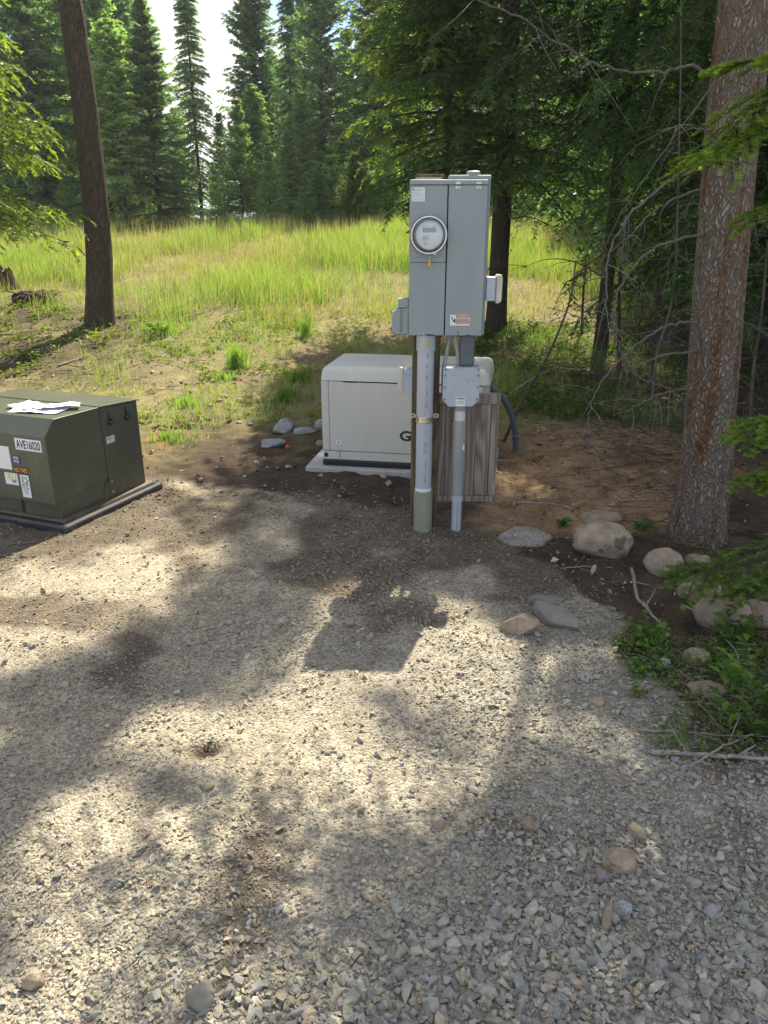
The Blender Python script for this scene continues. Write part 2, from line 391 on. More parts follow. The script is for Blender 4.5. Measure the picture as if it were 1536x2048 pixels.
M['pad_black'] = simple('black_pad', (0.03, 0.032, 0.034), 0.4, var=0.2, scale=8, dirt=0.5, dirtcol=(0.17, 0.13, 0.09))
M['concrete'] = simple('concrete', (0.42, 0.42, 0.40), 0.85, var=0.12, scale=8, bump=0.3, bscale=60, dirt=0.4, dirtcol=(0.2, 0.16, 0.12))
M['post'] = wood_mat('treated_post', (0.20, 0.155, 0.08), (0.09, 0.07, 0.04))
M['board'] = wood_mat('weathered_board', (0.37, 0.32, 0.27), (0.16, 0.125, 0.095))
M['clear'] = simple('yellowed_clear_plastic', (0.55, 0.52, 0.42), 0.3, var=0.15, scale=20)
M['meter_dark'] = simple('meter_housing', (0.10, 0.10, 0.095), 0.25, var=0.1)
M['meter_face'] = simple('meter_face', (0.62, 0.66, 0.68), 0.5, var=0.04)
M['lcd'] = simple('display', (0.25, 0.30, 0.24), 0.3, var=0.05)
M['hose'] = simple('slate_conduit', (0.10, 0.125, 0.14), 0.4, var=0.12, scale=10, dirt=0.2)
M['flex'] = simple('grey_flex', (0.33, 0.34, 0.34), 0.5, var=0.12, scale=30)
M['sheet'] = simple('sheet_paper', (0.80, 0.81, 0.86), 0.6, var=0.04)
M['red'] = simple('red_paint', (0.62, 0.05, 0.03), 0.5)
M['leaf'] = leaf_mat('conifer_foliage', 0.62, (1.3, 1.5, 0.7))
M['leaf_lit'] = leaf_mat('bright_conifer_foliage', 0.55, (1.3, 1.3, 0.4))
M['blade'] = leaf_mat('grass_blades', 0.50, (1.12, 1.35, 0.5), 0.55, 0.25)
M['plant'] = leaf_mat('broad_leaves', 0.4, (1.2, 1.3, 0.4), 0.6, 0.2)
M['stone'] = stone_mat('loose_stone', True, scale=60, bump=0.3)
M['bark_big'] = bark_mat('pine_bark', (0.33, 0.275, 0.225), (0.15, 0.11, 0.08), (0.32, 0.175, 0.09), 38, 15, 1.0)
M['bark_left'] = bark_mat('dark_bark', (0.15, 0.115, 0.085), (0.05, 0.036, 0.027), None, 30, 7.0, 1.0)
M['bark'] = bark_mat('conifer_bark', (0.10, 0.08, 0.062), (0.05, 0.038, 0.03), None, 40, 9.0, 0.8)
M['twig'] = simple('dead_twig', (0.13, 0.11, 0.095), 0.9, var=0.35, scale=30)
M['twig_dark'] = simple('dark_twig', (0.075, 0.055, 0.042), 0.9, var=0.35, scale=30)
M['stick'] = simple('bare_stick', (0.30, 0.26, 0.22), 0.9, var=0.3, scale=18)
M['stump'] = bark_mat('stump_wood', (0.14, 0.09, 0.06), (0.03, 0.02, 0.015), None, 20, 4, 1.0)

# ------------------------------------------------------------------ ground
def graded(lo, hi, core0, core1, step, grow=1.12):
    a = list(np.arange(core0, core1 + 1e-6, step)); s = step; v = a[-1]
    while v < hi:
        s *= grow; v += s; a.append(v)
    s = step; v = a[0]; b = []
    while v > lo:
        s *= grow; v -= s; b.append(v)
    return np.array(b[::-1] + a)
gx = graded(-700, 700, -2.6, 2.6, 0.022, 1.07); gy = graded(-300, 900, 0.9, 6.0, 0.022, 1.045)
GX, GY = np.meshgrid(gx, gy)
GZ = T(GX, GY)
BX = [-30, -3, -1.6, -0.9, -0.47, 0.09, 0.53, 0.85, 0.98, 1.0, 1.25, 3, 30]
BY = [5.2, 5.1, 4.95, 4.75, 4.60, 4.35, 3.95, 3.52, 2.95, 2.05, 1.9, 1.7, 1.7]
def gravel_mask(x, y):
    b = np.interp(x + 0.45 * (fbm(x * 3.1 + 7, y * 3.1, 27, 4) - 0.5), BX, BY) + 0.38 * (fbm(x * 2.2, y * 2.2, 21, 4) - 0.5) + 0.30 * (fbm(x * 11, y * 11, 23, 3) - 0.5)
    return sstep(0.10, -0.12, y - b)
def zone_colour(x, y):
    g = gravel_mask(x, y)
    n1 = fbm(x * 3, y * 3, 31, 4); n2 = fbm(x * 9, y * 9, 32, 4); n3 = fbm(x * 1.1, y * 1.1, 33, 3)
    def c(*a): return np.array(a)[None, :]
    e = lambda m: m.ravel()[:, None]
    # loose gravel dust: cream on the left, greyer to the lower right
    warm = np.clip(0.5 - 0.35 * x + 0.25 * (y - 2.2) + 0.9 * (n3 - 0.5), 0, 1)
    gr = c(0.30, 0.275, 0.23) * (1 - e(warm)) + c(0.37, 0.32, 0.235) * e(warm)
    gr = gr * (0.75 + 0.5 * e(n2))
    # dark soil tracked over the gravel towards the pad
    soil = sstep(0.50, 0.64, n1 * 0.6 + n3 * 0.4 + 0.16 * sstep(2.9, 4.3, y) - 0.17 * sstep(3.0, 2.2, y)) * 0.75
    gr = gr * (1 - e(soil)) + c(0.085, 0.062, 0.045) * e(soil) * (0.7 + 0.6 * e(n2))
    # beyond the gravel: dark brown soil, tan dirt on the right, field soil behind
    dk = c(0.070, 0.050, 0.036) * (0.65 + 0.7 * e(n2))
    tan = c(0.29, 0.19, 0.11) * (0.6 + 0.8 * e(n2)) * (0.8 + 0.4 * e(n1))
    tanm = sstep(0.45, 0.75, x + 0.5 * (n1 - 0.5)) * sstep(3.75, 4.15, y + 0.5 * (n1 - 0.5)) * sstep(3.3, 2.3, x)
    so = dk * (1 - e(tanm)) + tan * e(tanm)
    field = (c(0.20, 0.155, 0.090) * (1 - e(n1)) + c(0.21, 0.19, 0.075) * e(n1)) * (0.6 + 0.8 * e(n2))
    fm = sstep(5.5, 6.6, y + 0.8 * (n1 - 0.5)) * sstep(3.0, 1.8, x - 0.45 * np.clip(y - 8.2, 0, 60))
    fm = np.maximum(fm, sstep(-1.2, -2.2, x) * sstep(4.9, 5.4, y))
    so = so * (1 - e(fm)) + field * e(fm)
    # litter under the trees on the left and right
    lit = c(0.085, 0.062, 0.043) * (0.5 + 1.0 * e(n2))
    lm = sstep(2.0, 3.0, x - 0.50 * np.clip(y - 8.2, 0, 60)) * sstep(5.2, 6.2, y)
    lm = np.maximum(lm, sstep(0.9, 1.1, x) * sstep(3.6, 3.0, y))
    lm = np.maximum(lm, sstep(1.7, 2.1, x) * sstep(4.9, 4.3, y))
    ll = sstep(-2.2, -3.4, x + 0.5 * (n1 - 0.5)) * sstep(7.0, 7.8, y) * sstep(11.5, 10, y) * sstep(0.35, 0.6, n1 + 0.1)
    lm = np.maximum(lm, 0.8 * ll); lm = np.maximum(lm, sstep(20, 23, y) * sstep(60, 50, y))
    so = so * (1 - e(lm)) + lit * e(lm)
    # pink-red marking dust beside the cabinet
    rd = np.exp(-(((x + 2.0) / 0.22) ** 2 + ((y - 5.75) / 0.28) ** 2)) * sstep(0.4, 0.6, n2)
    so = so * (1 - 0.6 * e(rd)) + c(0.42, 0.10, 0.06) * 0.6 * e(rd)
    ho = np.exp(-((((x + 0.59) / 0.065) ** 2 + ((y - 2.05) / 0.045) ** 2) ** 2)); gr = gr * (1 - e(ho)) + c(0.05, 0.036, 0.027) * e(ho)
    return gr * e(g) + so * (1 - e(g)), g
gc, gm = zone_colour(GX, GY)
hump = gm * 0.02 * (fbm(GX * 14, GY * 14, 41, 3) - 0.5) * sstep(8, 5, GY) + (1 - gm) * 0.05 * (fbm(GX * 9, GY * 9, 43, 3) - 0.5) * sstep(14, 6, GY) * sstep(0, 3.4, GY)
GZ = GZ + hump
ny, nx = GX.shape
idx = np.arange(nx * ny).reshape(ny, nx)
Fq = np.stack([idx[:-1, :-1], idx[:-1, 1:], idx[1:, 1:], idx[1:, :-1]], -1).reshape(-1, 4)
me = arr_mesh('ground', np.stack([GX, GY, GZ], -1).reshape(-1, 3), Fq, gc, True)
a = me.attributes.new('Grit', 'FLOAT', 'POINT'); a.data.foreach_set('value', np.ascontiguousarray(gm.ravel(), np.float32))
m, nt, b = new_mat('ground_soil_and_gravel')
tc = N(nt, 'ShaderNodeTexCoord'); ca = N(nt, 'ShaderNodeAttribute', attribute_name='Col'); ga = N(nt, 'ShaderNodeAttribute', attribute_name='Grit')
v1 = N(nt, 'ShaderNodeTexVoronoi', Scale=115.0); v2 = N(nt, 'ShaderNodeTexVoronoi', Scale=48.0)
n1 = N(nt, 'ShaderNodeTexNoise', Scale=55.0, Detail=8.0, Roughness=0.7); n2 = N(nt, 'ShaderNodeTexNoise', Scale=7.0, Detail=6.0, Roughness=0.65)
for q in (v1, v2, n1, n2): nt.links.new(tc.outputs['Object'], q.inputs['Vector'])
s1 = N(nt, 'ShaderNodeSeparateColor'); nt.links.new(v1.outputs['Color'], s1.inputs[0])
r1 = ramp(nt, [(0.0, (0.62,) * 3), (1.0, (1.35,) * 3)]); nt.links.new(s1.outputs[0], r1.inputs['Fac'])
r2 = ramp(nt, [(0.3, (0.55,) * 3), (0.7, (1.4,) * 3)]); nt.links.new(n1.outputs['Fac'], r2.inputs['Fac'])
r3 = ramp(nt, [(0.3, (0.75,) * 3), (0.7, (1.22,) * 3)]); nt.links.new(n2.outputs['Fac'], r3.inputs['Fac'])
tex = mixc(nt, ga.outputs['Fac'], r2.outputs['Color'], r1.outputs['Color'])
c = mixc(nt, 1.0, ca.outputs['Color'], tex, 'MULTIPLY'); c = mixc(nt, 1.0, c, r3.outputs['Color'], 'MULTIPLY')
nt.links.new(c, b.inputs['Base Color']); b.inputs['Roughness'].default_value = 0.95; b.inputs['Specular IOR Level'].default_value = 0.15
sb = N(nt, 'ShaderNodeMath', operation='SUBTRACT'); sb.inputs[0].default_value = 0.6; nt.links.new(v1.outputs['Distance'], sb.inputs[1])
hm = mixc(nt, ga.outputs['Fac'], n1.outputs['Fac'], sb.outputs[0])
bp = N(nt, 'ShaderNodeBump', Strength=0.9, Distance=0.008); nt.links.new(hm, bp.inputs['Height']); nt.links.new(bp.outputs['Normal'], b.inputs['Normal'])
M['ground'] = m
ground = tag(link('ground', me, m), kind='structure')

# ------------------------------------------------------------------ loose gravel
def hull_stone(seed, npts=9, squash=0.65):
    rng = np.random.default_rng(seed)
    p = rng.normal(size=(npts, 3)); p /= np.linalg.norm(p, axis=1)[:, None]; p *= rng.uniform(0.8, 1.1, (npts, 1))
    p[:, 2] *= squash; p[:, 0] *= rng.uniform(1.0, 1.45)
    bm = bmesh.new(); vs_ = [bm.verts.new(q) for q in p]
    r = bmesh.ops.convex_hull(bm, input=vs_)
    bmesh.ops.triangulate(bm, faces=bm.faces[:])
    junk = [v for v in bm.verts if not v.link_faces]
    bmesh.ops.delete(bm, geom=junk, context='VERTS')
    bm.verts.index_update()
    V = np.array([v.co[:] for v in bm.verts]); Fc = np.array([[v.index for v in f.verts] for f in bm.faces]); bm.free()
    return V, Fc
def scatter(templates, pos, size, cols, rng, tilt=0.5, sink=0.25):
    Vs, Fs, Cs = [], [], []; off = 0
    which = rng.integers(0, len(templates), len(pos))
    for k, (tv, tf) in enumerate(templates):
        i = np.where(which == k)[0]
        if not len(i): continue
        n = len(i); a = rng.uniform(0, 2 * np.pi, n); b_ = rng.normal(0, tilt, n)
        ca_, sa = np.cos(a), np.sin(a); cb, sb_ = np.cos(b_), np.sin(b_)
        Rm = np.zeros((n, 3, 3)); Rm[:, 0, 0] = ca_; Rm[:, 0, 1] = -sa * cb; Rm[:, 0, 2] = sa * sb_
        Rm[:, 1, 0] = sa; Rm[:, 1, 1] = ca_ * cb; Rm[:, 1, 2] = -ca_ * sb_; Rm[:, 2, 1] = sb_; Rm[:, 2, 2] = cb
        s = size[i][:, None, None] * rng.uniform(0.8, 1.2, (n, 1, 3))
        v = np.einsum('nij,nvj->nvi', Rm, tv[None] * s)
        zoff = -v[:, :, 2].min(1) * (1 - 2 * sink)
        v = v + pos[i][:, None, :]; v[:, :, 2] += zoff[:, None]
        Vs.append(v.reshape(-1, 3)); nv = len(tv)
        Fs.append((tf[None] + (np.arange(n) * nv)[:, None, None]).reshape(-1, 3) + off)
        Cs.append(np.repeat(cols[i], nv, 0)); off += n * nv
    return np.concatenate(Vs), np.concatenate(Fs), np.concatenate(Cs)
rng = np.random.default_rng(11)
TPL = [hull_stone(k, 10, 0.8) for k in range(12)]; TPL8 = [hull_stone(50 + k, 6, 0.75) for k in range(8)]
def stone_cols(n, x, y, rng):
    t = rng.random(n)
    pal = np.array([[.32, .312, .29], [.275, .278, .27], [.35, .325, .28], [.39, .345, .265], [.245, .24, .225], [.33, .265, .19], [.31, .275, .245], [.41, .395, .35]])
    cold = np.array([.26, .27, .18, .06, .10, .03, .03, .07]); warmw = np.array([.15, .07, .27, .27, .05, .06, .04, .09])
    wm = np.clip(0.45 - 0.45 * x + 0.3 * (y - 1.7), 0, 1)
    cc = np.cumsum(cold[None] * (1 - wm[:, None]) + warmw[None] * wm[:, None], 1); cc /= cc[:, -1:]
    k = (t[:, None] > cc).sum(1).clip(0, 7)
    return pal[k] * (np.array([1.03, 1.0, 0.91]) * wm[:, None] + np.array([1.02, 1.0, 0.93]) * (1 - wm[:, None])) * rng.uniform(0.82, 1.14, (n, 1)) * rng.uniform(0.97, 1.03, (n, 3))
def put_z(x, y): return T(x, y) + 0.02 * gravel_mask(x, y) * (fbm(x * 14, y * 14, 41, 3) - 0.5)
# coarse crushed stone, mostly lower right
def cand(n, y0, y1, hw0=0.62, k=0.56):
    y = y0 + (y1 - y0) * rng.random(n) ; x = rng.uniform(-1, 1, n) * (hw0 + k * y); return x, y
def coarse_w(x, y):
    c1 = np.clip(0.34 + 0.85 * x - 1.35 * (y - 1.42) + 1.0 * (fbm(x * 2.5, y * 2.5, 61, 3) - 0.5), 0.05, 1)
    return c1
x, y = cand(52000, 0.95, 2.9, 0.25, 0.56); wgt = coarse_w(x, y) * gravel_mask(x, y)
k = (rng.random(len(x)) < wgt * 0.62) & (((x + 0.59) / 0.07) ** 2 + ((y - 2.05) / 0.045) ** 2 > 1); x, y = x[k], y[k]
size = np.clip(rng.lognormal(math.log(0.0060), 0.45, len(x)), 0.003, 0.017) * (0.8 + 0.5 * coarse_w(x, y))
pos = np.stack([x, y, put_z(x, y)], -1)
V, Fc, Cc = scatter(TPL, pos, size, stone_cols(len(x), x, y, rng), rng)
n_coarse = len(x)
# fine grit over all of it
x, y = cand(150000, 0.95, 4.9, 0.2, 0.55); wgt = np.maximum(gravel_mask(x, y), 0.28 * gravel_mask(x, y - 0.0) + 0.22 * gravel_mask(x - 0.18, y - 0.22)) * np.interp(y, [0.9, 1.6, 2.6, 4.9], [1, 1, 0.85, 0.45]) * (0.22 + 0.78 * sstep(0.40, 0.62, fbm(x * 1.9 + 4, y * 1.3, 67, 4) + 0.12 * sstep(2.0, 1.2, y)))
k = (rng.random(len(x)) < wgt * 0.75) & ((((x + 0.59) / 0.065) ** 2 + ((y - 2.05) / 0.04) ** 2 > 1) | (rng.random(len(x)) < 0.08)); x, y = x[k], y[k]
size = np.clip(rng.lognormal(math.log(0.0041), 0.48, len(x)), 0.0020, 0.017) * np.interp(y, [1, 3, 5], [0.9, 1.1, 1.4])
soilc = fbm(x * 3, y * 3, 31, 4) * 0.6 + fbm(x * 1.1, y * 1.1, 33, 3) * 0.4 + 0.16 * sstep(2.9, 4.3, y) - 0.17 * sstep(3.0, 2.2, y)
dk = (sstep(0.52, 0.66, soilc) * 0.55)[:, None]
cols = stone_cols(len(x), x, y, rng); cols = cols * (1 - dk) + cols * np.array([.42, .36, .30]) * dk
V2, F2, C2 = scatter(TPL8, np.stack([x, y, put_z(x, y)], -1), size, cols, rng)
# stray pebbles and clods on the soil
x = rng.uniform(-6, 4, 9000); y = rng.uniform(3.0, 9.5, 9000); k = (gravel_mask(x, y) < 0.5) & (rng.random(9000) < np.interp(y, [3, 6, 9.5], [1, 0.8, 0.25])); x, y = x[k], y[k]
size = np.clip(rng.lognormal(math.log(0.0065), 0.6, len(x)), 0.003, 0.028)
cols = np.where(rng.random((len(x), 1)) < 0.35, stone_cols(len(x), x * 0 - 1, y, rng), zone_colour(x, y)[0] * rng.uniform(0.7, 1.5, (len(x), 1)))
V3, F3, C3 = scatter(TPL, np.stack([x, y, T(x, y)], -1), size, cols, rng)
me = arr_mesh('gravel', np.concatenate([V, V2, V3]), np.concatenate([Fc, F2 + len(V), F3 + len(V) + len(V2)]), np.concatenate([Cc, C2, C3]))
tag(link('gravel', me, M['stone']), 'grey and cream crushed gravel covering the yard', 'gravel', kind='stuff')

# ------------------------------------------------------------------ single rocks
def rock(name, label, px, py, wpx, hpx, depth, mat, seed, group=None, rz=0.0, flat=0.0, sink=0.12, angular=0.0, cat='rock', base_py=None):
    """a rock whose foot is at picture point (px, py), about wpx wide and hpx high in the picture"""
    p = gp(px, py); sc = F / (p.y * math.cos(PITCH) + (CH - p.z) * math.sin(PITCH))
    wdt = wpx / sc
    # seen height = z-extent*cos + depth-extent*sin of the looking-down angle
    dn = math.atan2(CH - p.z, p.y); hz = max((hpx / sc - depth * wdt * math.sin(dn) * 0.55) / math.cos(dn), 0.3 * hpx / sc)
    bm = bmesh.new(); bmesh.ops.create_icosphere(bm, subdivisions=4, radius=1)
    rg = np.random.default_rng(seed); co = np.array([v.co[:] for v in bm.verts])
    planes = rg.normal(size=(14, 3)); planes /= np.linalg.norm(planes, axis=1)[:, None]
    for pl in planes:
        lim = rg.uniform(0.55, 0.85) if angular else rg.uniform(0.68, 0.92)
        dd = co @ pl; ex = np.clip(dd - lim, 0, None); co = co - ex[:, None] * pl[None] * (0.95 if angular else 0.75)
    nn = fbm(co[:, 0] * 1.7 + seed, co[:, 1] * 1.7 + co[:, 2] * 1.3, seed, 4) - 0.5
    co = co * (1 + 0.26 * nn[:, None]) * (1 + 0.03 * (fbm(co[:, 0] * 9, co[:, 1] * 9 + co[:, 2] * 7, seed + 3, 2) - 0.5))[:, None]
    ext = co.max(0) - co.min(0); co = (co - (co.max(0) + co.min(0)) / 2) / ext
    co = co * np.array([wdt, wdt * depth, hz * (1 + sink)])
    if flat: co[:, 2] += flat * co[:, 0]
    for v, c_ in zip(bm.verts, co): v.co = c_
    o = bm_obj(name, bm, mat, smooth=True)
    if angular: o.data.set_sharp_from_angle(angle=R(32))
    o.location = (p.x, p.y + wdt * depth * 0.45, p.z + hz * (0.5 - sink)); o.rotation_euler = (0, 0, rz)
    return tag(o, label, cat, group)
ST = {}
ST['tan'] = stone_mat('tan_boulder', False, (0.33, 0.265, 0.185), 0.38, 13, 1.0, speck=0.15)
ST['tan_patch'] = stone_mat('tan_boulder_patched', False, (0.33, 0.265, 0.185), 0.38, 13, 1.0, patch=6)
ST['granite'] = stone_mat('grey_granite', False, (0.33, 0.305, 0.26), 0.18, 14, 0.5, speck=0.7)
ST['slate'] = stone_mat('grey_brown_slate', False, (0.24, 0.22, 0.185), 0.2, 14, 0.4)
ST['pink'] = stone_mat('pinkish_tan_boulder', False, (0.33, 0.255, 0.19), 0.35, 13, 1.0, speck=0.1)
ST['grey'] = stone_mat('pale_grey_stone', False, (0.36, 0.365, 0.36), 0.2, 22, 0.5, speck=0.5)
ST['mauve'] = stone_mat('mauve_stone', False, (0.25, 0.20, 0.20), 0.15, 30, 0.3)
ST['rust'] = stone_mat('rusty_stone', False, (0.34, 0.27, 0.19), 0.25, 30, 0.3)
G1 = 'boulders edging the soil by the pine'
rock('boulder', 'speckled grey granite boulder half buried right of the conduits', 1053, 1094, 112, 46, 0.6, ST['granite'], 1, G1, sink=0.3)
rock('boulder', 'largest tan boulder, blocky with dark patches, left of the pine foot', 1216, 1122, 124, 84, 0.7, ST['tan_patch'], 5, G1, 0.15, angular=1, sink=0.15)
rock('boulder', 'dirt-covered tan boulder peeking up behind the largest boulder', 1208, 1052, 84, 34, 0.7, ST['tan'], 7, G1, sink=0.3)
rock('boulder', 'tan boulder with a dark patch at the foot of the pine', 1338, 1158, 84, 62, 0.8, ST['tan_patch'], 9, G1, 0.4, sink=0.2)
rock('boulder', 'low tan stone tucked between pine foot and fir sprig', 1402, 1140, 52, 34, 0.8, ST['pink'], 10, G1, sink=0.25)
rock('boulder', 'round pinkish boulder under the lowest fir sprig', 1408, 1210, 84, 68, 0.8, ST['pink'], 11, G1, sink=0.2)
rock('boulder', 'big smooth round tan boulder above the leafy plants', 1455, 1268, 108, 92, 0.85, ST['pink'], 13, G1, sink=0.15)
rock('boulder', 'smooth tan boulder cut by the right picture edge', 1530, 1262, 108, 64, 0.8, ST['pink'], 15, G1, sink=0.2)
rock('wedge_stone', 'wedge-shaped tan stone with pointed end leaning on a slab', 1042, 1272, 82, 46, 0.55, ST['tan'], 17, None, -0.25, flat=0.16, angular=1, sink=0.08)
rock('slab_stone', 'flat grey-brown slab lying tilted behind the wedge-shaped stone', 1115, 1258, 104, 50, 0.42, ST['slate'], 19, None, -0.75, angular=1, sink=0.15)
rock('slab_stone', 'small grey slab end propped above the wedge-shaped stone', 1090, 1218, 56, 26, 0.5, ST['slate'], 23, None, -0.3, angular=1, sink=0.1)
rock('cobble', 'largest round tan cobble in the grey gravel, lower right', 1246, 1752, 72, 50, 0.75, ST['tan'], 25, sink=0.25, cat='stone')
rock('cobble', 'mauve stone touching the largest tan cobble', 1208, 1776, 30, 30, 0.9, ST['mauve'], 27, cat='stone', angular=1)
rock('cobble', 'orange-brown oblong stone above the largest tan cobble', 1275, 1688, 38, 34, 0.55, ST['rust'], 29, rz=-0.7, cat='stone', angular=1)
rock('cobble', 'round grey cobble at the bottom edge, left of the middle', 396, 2036, 58, 58, 0.9, ST['slate'], 31, cat='stone', sink=0.25)
rock('cobble', 'small tan stone lying inside the shadow of the meter box', 700, 1256, 20, 20, 0.8, ST['tan'], 33, cat='stone')
rock('cobble', 'half sunk brown cobble at the bottom left corner', 60, 1985, 46, 40, 0.8, ST['tan'], 35, cat='stone', sink=0.3)
rock('cobble', 'pale oval cobble lying in the weeds below the big boulder', 1400, 1332, 54, 36, 0.8, ST['tan'], 37, cat='stone', sink=0.3)
rock('cobble', 'grey flat stone sunk in gravel left of the weeds', 1172, 1370, 40, 28, 0.8, ST['granite'], 39, cat='stone', sink=0.35)
rock('cobble', 'pinkish flat stone sunk in gravel, below the grey flat one', 1197, 1416, 36, 24, 0.8, ST['pink'], 41, cat='stone', sink=0.35)
rock('cobble', 'long flat tan rock under the weeds by the sticks', 1425, 1396, 84, 30, 0.6, ST['pink'], 43, cat='stone', sink=0.3)
rock('cobble', 'white knobbly stone beside the weeds', 1330, 1340, 24, 24, 0.9, ST['grey'], 44, cat='stone', angular=1)
rock('cobble', 'pale oval stone on the gravel near the left edge', 52, 1380, 28, 16, 0.7, ST['tan'], 46, cat='stone')
rock('cobble', 'pale oval stone below the small dug hole', 413, 1586, 30, 18, 0.7, ST['tan'], 47, cat='stone')
rock('cobble', 'yellowish angular stone in the gravel near the middle bottom', 876, 1664, 26, 24, 0.8, ST['rust'], 48, cat='stone', angular=1)
rock('cobble', 'long brown splinter stone in the grey gravel', 1213, 1862, 30, 58, 0.5, ST['rust'], 49, rz=1.1, cat='stone', angular=1)
rock('cobble', 'smooth pale oval stone beside the long brown splinter', 1248, 1842, 34, 34, 0.8, ST['grey'], 50, cat='stone')
G2 = 'grey stones left of the generator'
so = rock('field_stone', 'speckled grey teardrop stone with a red painted tip near the generator', 546, 897, 52, 22, 0.6, ST['grey'], 51, G2, 0.2, sink=0.15)
rock('paint_dab', 'red painted pebble at the tip of the grey teardrop stone', 575, 899, 10, 10, 0.8, M['red'], 53, cat='pebble')
rock('field_stone', 'long pale grey stone lying behind the teardrop stone', 566, 868, 52, 34, 0.9, ST['grey'], 55, G2, 0.6, angular=1, sink=0.2)
rock('field_stone', 'flat grey stone with sharp edges nearest the generator corner', 607, 872, 46, 20, 0.6, ST['grey'], 57, G2, 0.3, angular=1, sink=0.2)
rock('field_stone', 'grey stone standing against the generator corner', 640, 862, 24, 26, 0.8, ST['grey'], 59, G2, sink=0.15)
rock('field_stone', 'small round tan stone at the generator pad corner', 640, 893, 18, 14, 0.8, ST['tan'], 60, G2)
for i, (px, py, wd, lb) in enumerate([(447, 798, 18, 'first cobble from the left in the cobble row on the bank'), (438, 806, 16, 'cobble at the lower left of the cobble row on the bank'),
        (478, 806, 17, 'middle cobble of the cobble row on the bank'), (494, 797, 15, 'upper right cobble of the cobble row on the bank'),
        (420, 815, 13, 'lowest left cobble below the cobble row on the bank'), (380, 852, 13, 'pale round pebble below the tuft, beside the cabinet'),
        (500, 852, 12, 'pebble in the shade edge left of the generator stones'), (478, 850, 13, 'second pebble in the shade edge, farther left'),
        (1175, 872, 22, 'round tan cobble on the brown dirt right of the hose'), (1105, 880, 14, 'small cobble on the brown dirt beside the hose'),
        (1160, 805, 20, 'pale cobble among twigs at the wood edge')]):
    rock('cobble', lb, px, py, wd, wd * 0.62, 0.8, ST['tan'] if i % 2 else ST['pink'], 70 + i, cat='stone', sink=0.2)
# ------------------------------------------------------------------ post, meter panel, conduits
FRONT = (math.pi / 2, 0, 0)
g = empty('wooden_post', (0.2275, 4.11, 0), 0, 'brown treated timber post carrying the grey meter panel', 'post')
box('timber', (-0.0725, 0.0725), (-0.07, 0.07), (-0.15, 1.855), M['post'], g, 0.004)

m, nt, b = new_mat('clear_glass'); nt.nodes.remove(b)
gl = N(nt, 'ShaderNodeBsdfGlossy', Roughness=0.03); tr = N(nt, 'ShaderNodeBsdfTransparent'); fr = N(nt, 'ShaderNodeValue'); fr.outputs[0].default_value = 0.07
mxs = N(nt, 'ShaderNodeMixShader'); nt.links.new(fr.outputs[0], mxs.inputs[0]); nt.links.new(tr.outputs[0], mxs.inputs[1]); nt.links.new(gl.outputs[0], mxs.inputs[2])
nt.links.new(mxs.outputs[0], nt.nodes['Material Output'].inputs['Surface']); M['glass'] = m

p = empty('meter_panel', (0.31, 3.93, 1.09), 0, 'tall grey steel meter and breaker panel with round glass meter', 'electrical panel')
box('enclosure', (-0.183, 0.206), (0.012, 0.103), (0.0, 0.735), M['panel_shaded'], p, 0.004)
box('top_lip', (-0.186, 0.191), (-0.012, 0.012), (0.711, 0.733), M['panel'], p, 0.003)
box('rain_hood', (0.004, 0.208), (0.02, 0.104), (0.7355, 0.755), M['panel'], p, 0.003)
lathe('hub', [(0.034, 0), (0.034, 0.016), (0.026, 0.020), (0, 0.020)], M['panel_shaded'], p, 24, loc=(0.125, 0.06, 0.7555))
box('hub_plate', (-0.155, -0.03), (0.03, 0.10), (0.7355, 0.743), M['panel_shaded'], p, 0.002)
mc = box('meter_cover', (-0.183, -0.0035), (-0.006, 0.012), (0.366, 0.709), M['panel'], p, 0.003)
box('cover_flange', (-0.1815, -0.005), (-0.0095, -0.0055), (0.358, 0.380), M['panel'], p, 0.0015)
box('lower_cover', (-0.183, -0.0035), (-0.004, 0.012), (0.0, 0.357), M['panel'], p, 0.003)
dr = box('door', (0.0025, 0.19), (-0.008, 0.0118), (0.0, 0.709), M['panel'], p, 0.003)
box('door_gap', (-0.0045, 0.0035), (0.004, 0.0121), (0.002, 0.708), M['gap'], p, 0)
box('latch_slot', (0.068, 0.0715), (-0.0088, -0.004), (0.0, 0.024), M['gap'], dr, 0)
box('latch_slot', (0.11, 0.132), (-0.0088, -0.004), (0.0015, 0.0045), M['gap'], dr, 0)
for hx in (0.046, 0.146):
    h = box('hinge_clip', (hx - 0.0125, hx + 0.0125), (-0.0155, -0.0105), (0.712, 0.7235), M['zinc'], p, 0.001)
    box('clip_tab', (hx - 0.0125, hx + 0.0125), (-0.0125, -0.0078), (0.690, 0.705), M['zinc'], h, 0.001)
    box('clip_notch', (hx - 0.006, hx + 0.006), (-0.0131, -0.012), (0.694, 0.699), M['ink_soft'], h, 0)
lb = box('rating_label', (-0.176, -0.113), (-0.0068, -0.0058), (0.637, 0.699), M['paper'], mc, 0)
rg = random.Random(4)
bm = bmesh.new()
def bar(bm, x0, x1, z0, z1, y, th=0.0004):
    r = bmesh.ops.create_cube(bm, size=1)
    for v in r['verts']:
        v.co.x = x0 if v.co.x < 0 else x1; v.co.z = z0 if v.co.z < 0 else z1; v.co.y = y - th if v.co.y < 0 else y + th
for k in range(8):
    z = 0.692 - k * 0.0068; x = -0.172
    if k == 0: x = -0.158
    while x < -0.118:
        ww = rg.uniform(0.003, 0.009)
        if x + ww < -0.116 and rg.random() < 0.85: bar(bm, x, x + ww, z - 0.0017, z, -0.0072)
        x += ww + 0.0016
bar(bm, -0.173, -0.163, 0.686, 0.695, -0.0072)
tag(bm_obj('small_print', bm, M['ink_soft'], p), kind='stuff')
